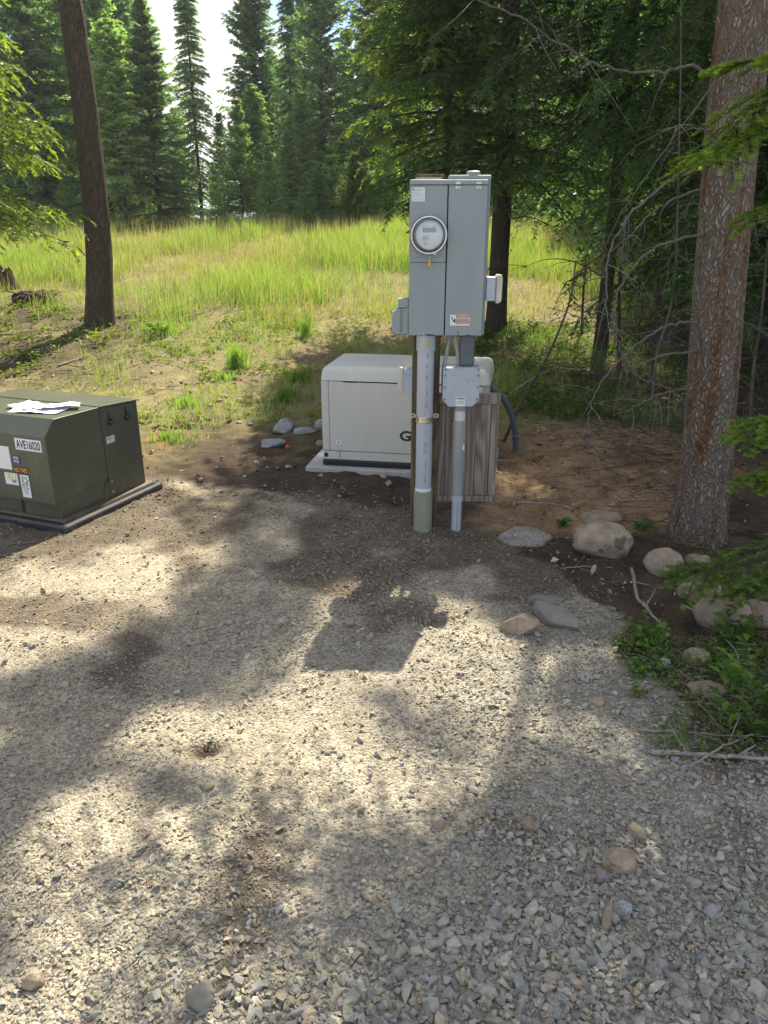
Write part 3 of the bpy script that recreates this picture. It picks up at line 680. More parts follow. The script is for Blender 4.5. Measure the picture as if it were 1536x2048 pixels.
wl = box('warning_label', (0.026, 0.128), (-0.0094, -0.0082), (0.050, 0.104), M['paper'], dr, 0)
box('warning_band', (0.056, 0.1265), (-0.0100, -0.0092), (0.0875, 0.1025), M['orange'], dr, 0)
box('warning_band', (0.056, 0.1265), (-0.0100, -0.0092), (0.0585, 0.0735), M['orange'], dr, 0)
text('warning_lettering', '\u25b2 DANGER', 0.045, 0.0085, M['paper'], dr, (0.07, -0.0103, 0.0905), FRONT)
text('warning_lettering', '\u25b2 DANGER', 0.045, 0.0085, M['paper'], dr, (0.07, -0.0103, 0.0617), FRONT)
bm = bmesh.new()
for z in (0.084, 0.0785):
    x = 0.058
    while x < 0.122:
        ww = rg.uniform(0.003, 0.009); bar(bm, x, x + ww, z - 0.003, z, -0.0098); x += ww + 0.0015
for (x0, x1, z0, z1) in ((0.046, 0.054, 0.066, 0.084), (0.043, 0.05, 0.07, 0.076), (0.033, 0.036, 0.085, 0.096), (0.036, 0.040, 0.080, 0.086), (0.039, 0.042, 0.074, 0.081)): bar(bm, x0, x1, z0, z1, -0.0098)
bm_obj('hand_pictogram', bm, M['ink'], dr)
# the meter itself
mt = empty('meter', (-0.091, -0.006, 0.484), 0); mt.parent = p; mt.rotation_euler = FRONT
lathe('sealing_ring', [(0.080, 0.0), (0.0885, 0.0), (0.0905, 0.006), (0.0905, 0.020), (0.0875, 0.026), (0.0815, 0.026), (0.080, 0.018)], M['steel'], mt, 48, caps=False)
lathe('housing', [(0.0795, 0.001), (0.0795, 0.020), (0.074, 0.050), (0.070, 0.068), (0.0665, 0.070), (0.0655, 0.060), (0, 0.060)], M['meter_dark'], mt, 48)
lathe('face', [(0.0645, 0.0605), (0.0645, 0.0635), (0, 0.0635)], M['meter_face'], mt, 48)
lathe('face_rim', [(0.0645, 0.061), (0.0660, 0.061), (0.0660, 0.0685), (0.0640, 0.0685)], M['zinc'], mt, 48, caps=False)
box('display', (-0.034, 0.032), (0.012, 0.033), (0.0637, 0.0648), M['lcd'], mt, 0)
bm = bmesh.new()
def bar2(x0, x1, y0, y1, z):
    r = bmesh.ops.create_cube(bm, size=1)
    for v in r['verts']:
        v.co.x = x0 if v.co.x < 0 else x1; v.co.y = y0 if v.co.y < 0 else y1; v.co.z = z if v.co.z < 0 else z + 0.0005
for k in range(6): 
    x = -0.028 + k * 0.0095
    for (a0, a1, b0, b1) in ((0, 0.0055, 0.028, 0.0292), (0, 0.0011, 0.0165, 0.029), (0.0045, 0.0056, 0.0165, 0.029), (0, 0.0055, 0.0162, 0.0174)):
        if rg.random() < 0.85: bar2(x + a0, x + a1, b0, b1, 0.0649)
for (y0, n, xa, xb, hh) in ((0.040, 5, -0.036, -0.006, 0.003), (0.038, 4, 0.012, 0.033, 0.003), (-0.004, 5, -0.03, 0.0, 0.003), (-0.012, 3, -0.03, -0.008, 0.0045), (-0.018, 6, -0.034, 0.0, 0.003), (-0.028, 4, -0.03, -0.006, 0.0025), (-0.040, 2, -0.024, -0.01, 0.005)):
    st = (xb - xa) / n
    for k in range(n): bar2(xa + k * st, xa + k * st + st * 0.78, y0 - hh / 2, y0 + hh / 2, 0.0637)
bar2(-0.002, 0.002, 0.038, 0.042, 0.0637)
bm_obj('face_print', bm, M['ink_soft'], mt)
lathe('glass_dome', [(0.0672, 0.0705), (0.0672, 0.082), (0.0655, 0.087), (0.055, 0.091), (0.03, 0.093), (0, 0.0935)], M['glass'], mt, 48, caps=False)
box('ring_screw', (0.022, 0.040), (-0.091, -0.084), (0.018, 0.030), M['zinc'], mt, 0.001)
sl = empty('seal_tag', (-0.086, -0.012, 0.392), 0); sl.parent = p
tubes('seal_wire', [([(0, -0.012, 0.006), (0.003, -0.016, -0.006), (0, -0.016, -0.022)], 0.0018)], M['zinc'], sl, 5)
box('tag_body', (-0.0065, 0.0065), (-0.022, -0.011), (-0.055, -0.020), M['brass'], sl, 0.003)
sl2 = empty('seal_tag', (-0.079, 0.0, -0.004), 0); sl2.parent = p
tubes('seal_wire', [([(0, 0.0, 0.006), (0.002, -0.004, -0.006), (0, -0.006, -0.016)], 0.0018)], M['zinc'], sl2, 5)
box('tag_body', (-0.006, 0.006), (-0.011, -0.001), (-0.05, -0.014), M['brass'], sl2, 0.003, rot=(0, 0.12, 0))
box('cover_hasp', (-0.095, -0.055), (-0.0068, -0.0042), (0.0, 0.006), M['gap'], p, 0.0008)
lathe('bolt', [(0.005, 0), (0.005, 0.004), (0, 0.005)], M['zinc'], p, 10, loc=(-0.108, -0.004, 0.008), rot=FRONT)
# receptacle box on the left flank, weatherproof cover on the right flank
rb = empty('receptacle_box', (-0.184, 0.03, 0), 0); rb.parent = p
box('upper_body', (-0.054, 0.0), (-0.012, 0.06), (0.136, 0.180), M['panel'], rb, 0.002)
prism('flap_cover', [(-0.003, 0.004), (-0.06, 0.004), (-0.084, 0.016), (-0.084, 0.112), (-0.058, 0.130), (-0.003, 0.1345)], (-0.016, 0.055), M['panel'], rb, 0.002, 'Y')
for xx in (-0.042, -0.033): box('flap_rib', (xx - 0.001, xx + 0.001), (-0.0172, -0.0155), (0.012, 0.128), M['gap'], rb, 0)
lathe('screw', [(0.0025, 0), (0.0025, 0.002), (0, 0.002)], M['ink'], rb, 8, loc=(-0.012, -0.012, 0.146), rot=FRONT)
wc = empty('weatherproof_outlet', (0.207, 0.05, 0.17), 0); wc.parent = p
box('outlet_body', (0.0, 0.045), (-0.045, 0.035), (0.0, 0.116), M['jbox'], wc, 0.003)
box('gasket', (0.0451, 0.0505), (-0.047, 0.037), (-0.008, 0.118), M['ink_soft'], wc, 0.001)
prism('bubble_cover', [(0.0507, -0.012), (0.066, -0.010), (0.078, 0.0), (0.0795, 0.11), (0.074, 0.126), (0.060, 0.128), (0.0507, 0.122)], (-0.046, 0.036), M['clear'], wc, 0.002, 'Y')

cd = empty('service_conduit', (0.220, 3.985, 0), 0, 'thick grey plastic conduit running down the front of the timber post', 'conduit')
lathe('pipe', [(0.0445, 0.2), (0.0445, 1.05)], M['pvc'], cd, 32)
lathe('coupling', [(0.0445, 1.006), (0.0495, 1.006), (0.0500, 1.009), (0.0500, 1.089), (0.0445, 1.089)], M['pvc'], cd, 32)
lathe('expansion_sleeve', [(0.0530, -0.12), (0.0530, 0.226), (0.0515, 0.232), (0.0448, 0.232)], M['sleeve'], cd, 32)
lathe('cement_ring', [(0.0446, 0.2325), (0.0462, 0.2325), (0.0459, 0.246), (0.0447, 0.252)], M['glue'], cd, 24)
bm = bmesh.new()
def on_pipe(ang, z0, z1, r, wdt):
    a = R(ang); c0 = Vector((r * math.sin(a), -r * math.cos(a), 0)); tt = Vector((math.cos(a), math.sin(a), 0)) * wdt / 2
    vs_ = [bm.verts.new(c0 - tt + Vector((0, 0, z0))), bm.verts.new(c0 + tt + Vector((0, 0, z0))), bm.verts.new(c0 + tt + Vector((0, 0, z1))), bm.verts.new(c0 - tt + Vector((0, 0, z1)))]
    bm.faces.new(vs_)
rg = random.Random(8); z = 0.27
while z < 0.99:
    hh = rg.uniform(0.004, 0.011)
    if rg.random() < 0.72 and not (0.6 < z < 0.69): on_pipe(8, z, z + hh, 0.0451, rg.choice([0.004, 0.009, 0.009, 0.012]))
    if rg.random() < 0.3: on_pipe(-3, z, z + hh, 0.0451, 0.003)
    z += hh + rg.uniform(0.002, 0.006) + (0.03 if rg.random() < 0.06 else 0)
tag(bm_obj('printed_marks', bm, M['ink_soft'], cd), kind='stuff')
cl = empty('conduit_strap', (0, 0, 0.640), 0); cl.parent = cd
lathe('band', [(0.0452, -0.016), (0.0478, -0.016), (0.0485, -0.008), (0.0470, 0.0), (0.0485, 0.008), (0.0478, 0.016), (0.0452, 0.016)], M['steel'], cl, 32)
for s in (-1, 1):
    lug = prism('lug', rrect(-0.017, 0.017, -0.012, 0.012, 0.010), (-0.0025, 0.0025), M['zinc'], cl, 0, 'Y', loc=(s * 0.063, 0.048, 0.006))
    lathe('bolt', [(0.0055, 0), (0.0055, 0.004), (0, 0.005)], M['ink'], cl, 8, loc=(s * 0.064, 0.0448, 0.006), rot=FRONT)

jb = empty('junction_box', (0.4085, 3.95, 0.715), 0, 'square blue-grey plastic junction box with screwed lid below the panel', 'junction box')
oct_ = [(-0.062, 0.0), (0.062, 0.0), (0.0965, 0.034), (0.0965, 0.207), (-0.0965, 0.207), (-0.0965, 0.034)]
prism('box_body', oct_, (0.012, 0.118), M['jbox'], jb, 0.003, 'Y')
prism('lid', [(x * 1.01, z * 1.0 - 0.001) for x, z in oct_], (-0.006, 0.0115), M['jbox'], jb, 0.004, 'Y')
for sx in (-1, 1):
    for z in (0.040, 0.105, 0.168, 0.198):
        lathe('lid_screw_boss', [(0.0105, 0), (0.0105, 0.0022), (0.0085, 0.003), (0.0085, 0.0008), (0, 0.0008)], M['jbox'], jb, 16, loc=(sx * 0.0865, -0.006, z), rot=FRONT)
        lathe('screw', [(0.0038, 0), (0.0038, 0.0015), (0, 0.0015)], M['ink'], jb, 8, loc=(sx * 0.0865, -0.0066, z), rot=FRONT)
box('label', (-0.027, 0.022), (-0.0072, -0.0062), (0.002, 0.050), M['paper'], jb, 0)
bm = bmesh.new()
for k in range(6): bar(bm, -0.022 + k * 0.0068, -0.0165 + k * 0.0068, 0.0405, 0.046, -0.0076)
for (cx_, cz_) in ((-0.012, 0.024), (0.008, 0.024)):
    for dx, dz in ((-0.005, -0.005), (0.004, 0.004), (0.005, -0.005), (-0.004, 0.003)): bar(bm, cx_ + dx - 0.0022, cx_ + dx + 0.0022, cz_ + dz - 0.002, cz_ + dz + 0.002, -0.0076)
bm_obj('label_print', bm, M['ink'], jb)
box('wireway', (-0.010, 0.068), (0.032, 0.095), (0.2075, 0.375), M['hose'], jb, 0.012, 3)
tubes('flex_conduit', [(curve_pts([(-0.062, 0.06, 0.374), (-0.073, 0.065, 0.30), (-0.087, 0.075, 0.20), (-0.092, 0.078, 0.15)], 5), 0.011)], M['flex'], jb, 12)
tubes('flex_conduit', [(curve_pts([(-0.036, 0.045, 0.374), (-0.030, 0.048, 0.32), (-0.014, 0.06, 0.24), (-0.010, 0.065, 0.2)], 5), 0.011)], M['flex'], jb, 12)

c2 = empty('stepped_conduit', (0.412, 3.992, 0), 0, 'slim stepped grey conduit dropping from junction box to gravel', 'conduit')
lathe('box_connector', [(0.034, 0.685), (0.034, 0.7145)], M['pvc_old'], c2, 28)
lathe('upper_pipe', [(0.030, 0.62), (0.030, 0.686)], M['paper_dirty'], c2, 28)
lathe('expansion_barrel', [(0.0305, 0.345), (0.0345, 0.345), (0.0355, 0.350), (0.0355, 0.628), (0.0345, 0.633), (0.0305, 0.633)], M['pvc_old'], c2, 28)
lathe('middle_pipe', [(0.0295, 0.19), (0.0295, 0.346)], M['pvc_old'], c2, 28)
lathe('collar', [(0.0297, 0.168), (0.0330, 0.168), (0.0330, 0.200), (0.0297, 0.200)], M['pvc'], c2, 28)
lathe('lower_pipe', [(0.0285, -0.12), (0.0285, 0.17)], M['pvc'], c2, 28)
box('pipe_seam', (-0.0016, 0.0016), (-0.0293, -0.0282), (-0.02, 0.16), M['ink_soft'], c2, 0)
box('barrel_sticker', (0.018, 0.027), (-0.0315, -0.026), (0.47, 0.50), M['paper'], c2, 0.001)

bp_ = empty('plank_panel', (0.4705, 4.078, 0.13), 0, 'weathered grey wooden plank panel behind the slim conduit', 'wood panel')
box('stile', (-0.168, -0.127), (0.0, 0.038), (0.0365, 0.5685), M['board'], bp_, 0.003)
box('stile', (0.125, 0.167), (0.0, 0.038), (0.0365, 0.5685), M['board'], bp_, 0.003)
box('top_rail', (-0.168, 0.171), (-0.003, 0.04), (0.570, 0.626), M['board'], bp_, 0.003)
box('bottom_rail', (-0.168, 0.168), (-0.003, 0.04), (0.0, 0.035), M['board'], bp_, 0.003)
for (x0, x1) in ((-0.1255, -0.040), (-0.0385, 0.042), (0.0435, 0.1235)): box('plank', (x0, x1), (0.007, 0.030), (0.0365, 0.5685), M['board'], bp_, 0.002)

ob = empty('post_outlet', (0.1545, 4.09, 0.762), 0, 'small outlet box with yellowed cover on the left of the post', 'outlet')
box('outlet_body', (-0.050, 0.0), (-0.035, 0.035), (0.005, 0.135), M['jbox'], ob, 0.003)
prism('bubble_cover', [(-0.0505, -0.006), (-0.070, -0.002), (-0.081, 0.012), (-0.079, 0.128), (-0.068, 0.145), (-0.0505, 0.142)], (-0.037, 0.037), M['clear'], ob, 0.003, 'Y')

# ------------------------------------------------------------------ generator on its pad
GA = R(-10.0)
e_ = Vector((math.cos(GA), math.sin(GA), 0)); d_ = Vector((-math.sin(GA), math.cos(GA), 0))
GL, GD = 1.14, 0.64
gc0 = Vector((-0.430, 5.08, 0)) + e_ * GL / 2 + d_ * GD / 2
pd = empty('concrete_pad', (gc0.x, gc0.y, 0), GA, 'pale concrete slab under the beige generator', 'pad')
box('slab', (-GL / 2 - 0.115, GL / 2 + 0.07), (-GD / 2 - 0.06, GD / 2 + 0.08), (-0.06, 0.045), M['concrete'], pd, 0.008)
ge = empty('generator', (gc0.x, gc0.y, 0.0455), GA, 'beige standby generator cabinet with rounded lid behind the post', 'generator')
hx, hy = GL / 2, GD / 2
box('base_skid', (-hx - 0.002, hx + 0.002), (-hy - 0.003, hy + 0.003), (0.0, 0.043), M['black'], ge, 0.008)
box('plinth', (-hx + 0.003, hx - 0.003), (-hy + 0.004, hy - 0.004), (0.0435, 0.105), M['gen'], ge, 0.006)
box('shell', (-hx + 0.002, hx - 0.002), (-hy + 0.006, hy - 0.002), (0.1075, 0.600), M['gen_shaded'], ge, 0.012, 3)
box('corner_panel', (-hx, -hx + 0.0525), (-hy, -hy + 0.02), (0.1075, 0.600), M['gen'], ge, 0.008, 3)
dw = prism('front_door', [(-hx + 0.056, 0.1095), (hx - 0.045, 0.1095), (hx - 0.045, 0.5925), (-hx + 0.26, 0.5925), (-hx + 0.22, 0.590), (-hx + 0.18, 0.590), (-hx + 0.135, 0.5955), (-hx + 0.056, 0.5975)], (-hy - 0.001, -hy + 0.03), M['gen'], ge, 0.005, 'Y')
prism('grip_shade', [(-hx + 0.135, 0.5985), (-hx + 0.17, 0.588), (-hx + 0.23, 0.582), (-hx + 0.60, 0.584), (hx - 0.06, 0.592), (hx - 0.06, 0.5985)], (-hy + 0.001, -hy + 0.004), M['gap'], ge, 0, 'Y')  # flat dark strip painted as the shade inside the grip scoop
bm = bmesh.new(); bmesh.ops.create_cube(bm, size=1)
for v in bm.verts:
    top = v.co.z > 0
    v.co.x = (1 if v.co.x > 0 else -1) * (hx + 0.004 - (0.012 if top else 0)); v.co.y = (1 if v.co.y > 0 else -1) * (hy + 0.006 - (0.02 if top else 0)); v.co.z = 0.692 if top else 0.6015
te = [e for e in bm.edges if all(v.co.z > 0.65 for v in e.verts)]; ve = [e for e in bm.edges if abs(e.verts[0].co.z - e.verts[1].co.z) > 0.05]
bmesh.ops.bevel(bm, geom=te + ve, offset=0.036, segments=6, affect='EDGES', profile=0.5)
for v in bm.verts:
    if v.co.z > 0.685: v.co.z += 0.010 * (1 - (v.co.x / hx) ** 2)
ld = bm_obj('lid', bm, M['gen'], ge, smooth=True); ld.data.set_sharp_from_angle(angle=R(45))
lk = lathe('door_lock', [(0.019, 0), (0.019, 0.003), (0.015, 0.005), (0.014, 0.003), (0, 0.003)], M['paper'], ge, 24, loc=(-hx + 0.117, -hy - 0.001, 0.172), rot=FRONT)
box('key_slot', (-0.0025, 0.0025), (-0.009, 0.009), (0.0031, 0.0042), M['ink'], lk, 0)
lathe('lifting_hole', [(0.016, 0), (0.016, 0.0015), (0, 0.0015)], M['black'], ge, 20, loc=(-hx + 0.024, -hy + 0.004, 0.076), rot=FRONT)
box('plinth_seam', (-hx + 0.121, -hx + 0.125), (-hy + 0.0025, -hy + 0.005), (0.060, 0.104), M['gap'], ge, 0)
text('lettering', 'GENERAC', 0.52, 0.074, M['ink'], dw, (-hx + 0.545, -hy - 0.0016, 0.200), FRONT, bold=0.035)
box('lettering_underline', (-hx + 0.578, -hx + 1.0), (-hy - 0.0022, -hy - 0.0008), (0.178, 0.184), M['gen_shaded'], dw, 0)
for k in range(6): box('side_louvre', (hx - 0.003, hx + 0.003), (-0.10, 0.12), (0.40 + k * 0.028, 0.415 + k * 0.028), M['black'], ge, 0)
box('side_port', (hx - 0.004, hx + 0.002), (-hy + 0.07, -hy + 0.13), (0.47, 0.54), M['black'], ge, 0.002)
ws = box('warning_sticker', (hx - 0.20, hx - 0.06), (-hy - 0.0022, -hy - 0.0008), (0.565, 0.588), M['paper'], ge, 0)
box('sticker_stripe', (hx - 0.195, hx - 0.065), (-hy - 0.0030, -hy - 0.0021), (0.566, 0.574), M['lime'], ge, 0)

hs = empty('conduit_whip', (1.0, 5.45, 0), 0, 'dark slate flexible conduit arching from the generator into the dirt', 'conduit')
def loc_pts(o, pts): return [Vector(q) - o.location for q in pts]
q = [at(955, 768, 5.25), at(985, 778, 5.30), at(1010, 803, 5.38), at(1025, 838, 5.44), at(1031, 872, 5.47), at(1031, 912, 5.48)]
q[-1].z = min(q[-1].z, Tz(q[-1].x, q[-1].y) - 0.03)
tubes('whip', [(loc_pts(hs, curve_pts(q, 5)), 0.023)], M['hose'], hs, 14)
a = q[4]; tubes('collar', [(loc_pts(hs, [a + Vector((0, 0, 0.012)), a + Vector((0, 0, -0.02))]), 0.027)], M['hose'], hs, 14)

# ------------------------------------------------------------------ pad-mounted transformer
TA = R(-22.0)
tp = empty('transformer_pad', (-1.84, 3.99, 0), TA, 'black moulded pad with dusty rim under the olive cabinet', 'pad')
box('pad_tray', (-1.10, 0.085), (-0.055, 0.81), (-0.06, 0.040), M['pad_black'], tp, 0.018, 3, smooth=False)
bm = bmesh.new(); bmesh.ops.create_cube(bm, size=1)
for v in bm.verts:
    v.co.x = -1.03 if v.co.x < 0 else 0.045; v.co.y = -0.02 if v.co.y < 0 else 0.78; v.co.z = 0.0402 if v.co.z < 0 else 0.052
bmesh.ops.bevel(bm, geom=bm.edges[:], offset=0.005, segments=2, affect='EDGES')
bm_obj('pad_deck', bm, simple('dusty_plastic', (0.16, 0.125, 0.085), 0.8, var=0.3, scale=9), tp)
tr_ = empty('transformer', (-1.84, 3.99, 0.0525), TA, 'olive green pad-mounted transformer cabinet marked AVE16020', 'transformer')
Z = -0.0525
box('skirt', (-0.90, 0.0), (0.012, 0.42), (0.0, 0.225), M['xfmr'], tr_, 0.004)
tk = prism('tank', [(0.407, 0.0), (0.407, 0.562), (0.735, 0.540), (0.735, 0.0)], (-0.91, 0.006), M['xfmr'], tr_, 0.006)
hd = prism('hood', [(-0.035, 0.098), (-0.035, 0.487), (0.045, 0.574), (0.399, 0.568), (0.399, 0.135), (-0.01, 0.096)], (-0.915, 0.010), M['xfmr'], tr_, 0.004)
prism('tank_lid', [(0.403, 0.5625), (0.403, 0.572), (0.742, 0.550), (0.742, 0.5405)], (-0.915, 0.011), M['xfmr'], tr_, 0.002)
box('hood_gap', (-0.905, 0.004), (0.3985, 0.4075), (0.10, 0.560), M['gap'], tr_, 0)
for (yy, zz) in ((0.475, 0.462), (0.625, 0.462)):
    lg = lathe('lifting_boss', [(0.024, 0), (0.024, 0.004), (0.018, 0.008), (0.012, 0.008), (0.012, 0.003), (0, 0.003)], M['black'], tr_, 20, loc=(0.006, yy, zz), rot=(0, math.pi / 2, 0))
    prism('boss_shadow', [(-0.009, 0), (0.009, 0), (0.003, -0.06), (-0.002, -0.06)], (0.0, 0.0035), M['black'], lg, 0, 'Z', loc=None).rotation_euler = (0, 0, -math.pi / 2)  # black teardrop painted as the boss's shadow on the tank side
    lathe('boss_bolt', [(0.006, 0.003), (0.006, 0.012), (0, 0.012)], M['zinc'], lg, 8)
tl = box('tank_label', (0.006, 0.0072), (0.43, 0.50), (0.335, 0.378), M['paper_dirty'], tk, 0)
bm = bmesh.new()
for k in range(5):
    r = bmesh.ops.create_cube(bm, size=1)
    for v in r['verts']:
        v.co.x = 0.0074 if v.co.x < 0 else 0.0078; v.co.y = (0.435 + k * 0.007) if v.co.y < 0 else (0.440 + k * 0.007); v.co.z = 0.360 if v.co.z < 0 else 0.368
bm_obj('label_print', bm, M['ink_soft'], tk)
for zz in (0.035, 0.10): lathe('hinge_bolt', [(0.009, 0), (0.009, 0.006), (0, 0.008)], M['zinc'], tr_, 10, loc=(0.007, 0.425, zz), rot=(0, math.pi / 2, 0))
prism('gusset', [(0.385, 0.0), (0.385, 0.128), (0.345, 0.0)], (0.001, 0.006), M['xfmr'], tr_, 0)
box('skirt_slot', (-0.30, -0.275), (0.010, 0.014), (0.0, 0.10), M['gap'], tr_, 0)
yf = -0.0352
def plate(name, x, z, mat): return box(name, x, (yf - 0.0012, yf), z, mat, hd, 0)
plate('number_plate', (-0.212, -0.022), (0.402, 0.468), M['paper'])
text('number_lettering', 'AVE16020', 0.174, 0.050, M['ink'], hd, (-0.204, yf - 0.0016, 0.410), FRONT, bold=0.022)
plate('blue_label', (-0.252, -0.193), (0.316, 0.364), M['blue'])
text('label_lettering', 'NON', 0.036, 0.016, M['paper'], hd, (-0.243, yf - 0.0016, 0.343), FRONT, bold=0.02)
text('label_lettering', 'PCB', 0.036, 0.016, M['paper'], hd, (-0.243, yf - 0.0016, 0.322), FRONT, bold=0.02)
plate('black_label', (-0.257, -0.150), (0.262, 0.300), M['ink'])
text('label_lettering', 'NO TAPS', 0.096, 0.026, M['amber'], hd, (-0.2515, yf - 0.0016, 0.268), FRONT, bold=0.02)
plate('white_label', (-0.36, -0.268), (0.275, 0.41), M['paper'])
plate('dig_label', (-0.335, -0.238), (0.185, 0.255), M['paper'])
text('label_lettering', '811', 0.062, 0.030, M['lime'], hd, (-0.312, yf - 0.0016, 0.219), FRONT, bold=0.03)
prism('label_shield', [(-0.262, 0.215), (-0.252, 0.222), (-0.250, 0.210), (-0.258, 0.200), (-0.272, 0.196), (-0.284, 0.206), (-0.286, 0.218)], (yf - 0.0018, yf - 0.0012), M['ink_soft'], hd, 0, 'Y')
plate('diagram_border', (-0.2235, -0.1495), (0.116, 0.258), M['ink'])
box('diagram_label', (-0.2195, -0.1535), (yf - 0.0020, yf - 0.0011), (0.120, 0.254), M['paper'], hd, 0)
bm = bmesh.new()
def barY(x0, x1, z0, z1): bar(bm, x0, x1, z0, z1, yf - 0.0024)
for (a0, a1, b0, b1) in ((-0.212, -0.161, 0.240, 0.243), (-0.206, -0.203, 0.187, 0.233), (-0.170, -0.167, 0.187, 0.233), (-0.206, -0.167, 0.230, 0.233), (-0.206, -0.167, 0.187, 0.190), (-0.212, -0.161, 0.176, 0.179),
                         (-0.206, -0.167, 0.164, 0.167), (-0.200, -0.173, 0.153, 0.156), (-0.194, -0.179, 0.143, 0.146), (-0.199, -0.196, 0.212, 0.225), (-0.199, -0.191, 0.212, 0.2145), (-0.180, -0.173, 0.196, 0.205)): barY(a0, a1, b0, b1)
r = bmesh.ops.create_cube(bm, size=1)
for v in r['verts']:
    t = 1 if v.co.x > 0 else 0; s = 1 if v.co.z > 0 else -1
    v.co = ((-0.208 if not t else -0.158) - s * 0.001, yf - 0.0024 + (0.0004 if v.co.y > 0 else -0.0004), (0.188 if not t else 0.226) + s * 0.0016)
bm_obj('diagram_print', bm, M['ink'], hd)
def paper(name, label, cx, cy, wx, wy, rz, seed, z0):
    bm = bmesh.new(); nx_, ny_ = 16, 12
    bmesh.ops.create_grid(bm, x_segments=nx_, y_segments=ny_, size=0.5)
    for v in bm.verts:
        x_, y_ = v.co.x * wx, v.co.y * wy
        h_ = 0.016 * abs(float(fbm(x_ * 16 + seed, y_ * 9, seed, 3)) - 0.35) * 2
        v.co = (x_, y_, h_)
    o = bm_obj(name, bm, M['sheet'], smooth=True)
    mo = o.modifiers.new('thick', 'SOLIDIFY'); mo.thickness = 0.0006
    loc = Matrix.Rotation(TA, 4, 'Z') @ Vector((cx, cy, 0)); o.location = (-1.84 + loc.x, 3.99 + loc.y, z0); o.rotation_euler = (0, 0, TA + rz)
    return tag(o, label, 'paper')
paper('paper_sheet', 'crumpled white paper lying across the front of the transformer top', -0.23, 0.20, 0.30, 0.20, 0.25, 2, 0.6285)
paper('paper_sheet', 'second crumpled white paper pointing back on the transformer top', -0.16, 0.26, 0.24, 0.11, 0.7, 5, 0.643)
paper('paper_sheet', 'white paper corner lying on the transformer top beyond the others', -0.36, 0.22, 0.18, 0.15, -0.1, 8, 0.634)
# ------------------------------------------------------------------ conifers
UPZ = np.array([0.0, 0.0, 1.0])
def nrm(a): return a / np.maximum(np.linalg.norm(a, axis=-1, keepdims=True), 1e-9)
def boughs(rng, B, D, Ln, J=16, K=8, twf=0.42, leaf=0.05, lw=0.012, droop=0.18, tdroop=0.25, start=0.12, ang=52, beta=45, cin=(0.03, 0.06, 0.02), ctip=(0.08, 0.14, 0.03), bright=None, up=0.0, jit=0.30, roll=0.9):
    """sprays of leaf-sized faces along drooping branches; returns vertices and colours, three per face"""
    n = len(B); B = B[:, None, :]; D = D[:, None, :]; L1 = Ln[:, None, None]
    t = np.linspace(start, 1.0, J)[None, :] + rng.uniform(-0.5, 0.5, (n, J)) * (1 - start) / J
    t = np.clip(t, 0, 1)[..., None]
    p = B + D * L1 * t - UPZ * L1 * (droop * t ** 2 - up * t ** 3)
    tan = nrm(D - UPZ * (2 * droop * t - 3 * up * t ** 2)); lat = nrm(np.cross(tan, UPZ))
    side = np.where((np.arange(J)[None, :] + rng.integers(0, 2, (n, 1))) % 2 == 0, 1.0, -1.0)[..., None]
    side = np.where(t > 0.97, side * 0.1, side)
    a = np.radians(ang + rng.normal(0, 12, (n, J, 1)))
    wd = nrm(tan * np.cos(a) + lat * np.sin(a) * side - UPZ * np.abs(rng.normal(tdroop, 0.15, (n, J, 1))) * 0.6)
    l1 = L1 * twf * (0.30 + 0.70 * (1 - t)) * (0.5 + 0.5 * np.clip(t / 0.3, 0, 1)) * rng.uniform(0.6, 1.25, (n, J, 1))
    u = (np.linspace(0.08, 1.0, K)[None, None, :] + rng.uniform(-0.4, 0.4, (n, J, K)) / K)[..., None]
    q = p[:, :, None] + wd[:, :, None] * l1[:, :, None] * u - UPZ * l1[:, :, None] * tdroop * u ** 2
    w2 = nrm(wd[:, :, None] - UPZ * 2 * tdroop * u * 0.8); lat2 = nrm(np.cross(w2, UPZ))
    s2 = np.where(np.arange(K)[None, None, :, None] % 2 == 0, 1.0, -1.0)
    bt = np.radians(beta + rng.normal(0, 14, (n, J, K, 1)))
    ld = nrm(w2 * np.cos(bt) + lat2 * np.sin(bt) * s2 + UPZ * rng.normal(-0.05, jit, (n, J, K, 1)))
    ll = leaf * (1.1 - 0.5 * u) * rng.uniform(0.65, 1.35, (n, J, K, 1))
    th = rng.normal(0, roll, (n, J, K, 1))
    hw = (w2 * np.cos(th) + UPZ * np.sin(th)) * (lw * 0.5) * rng.uniform(0.8, 1.3, (n, J, K, 1))
    V = np.stack([q - hw, q + hw, q + ld * ll], -2).reshape(-1, 3)
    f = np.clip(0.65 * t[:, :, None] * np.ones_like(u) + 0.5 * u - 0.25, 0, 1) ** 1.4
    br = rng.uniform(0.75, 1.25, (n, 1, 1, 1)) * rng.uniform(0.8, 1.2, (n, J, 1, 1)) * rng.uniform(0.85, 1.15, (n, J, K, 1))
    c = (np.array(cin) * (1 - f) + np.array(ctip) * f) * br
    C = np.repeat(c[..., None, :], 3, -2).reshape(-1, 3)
    return V, C
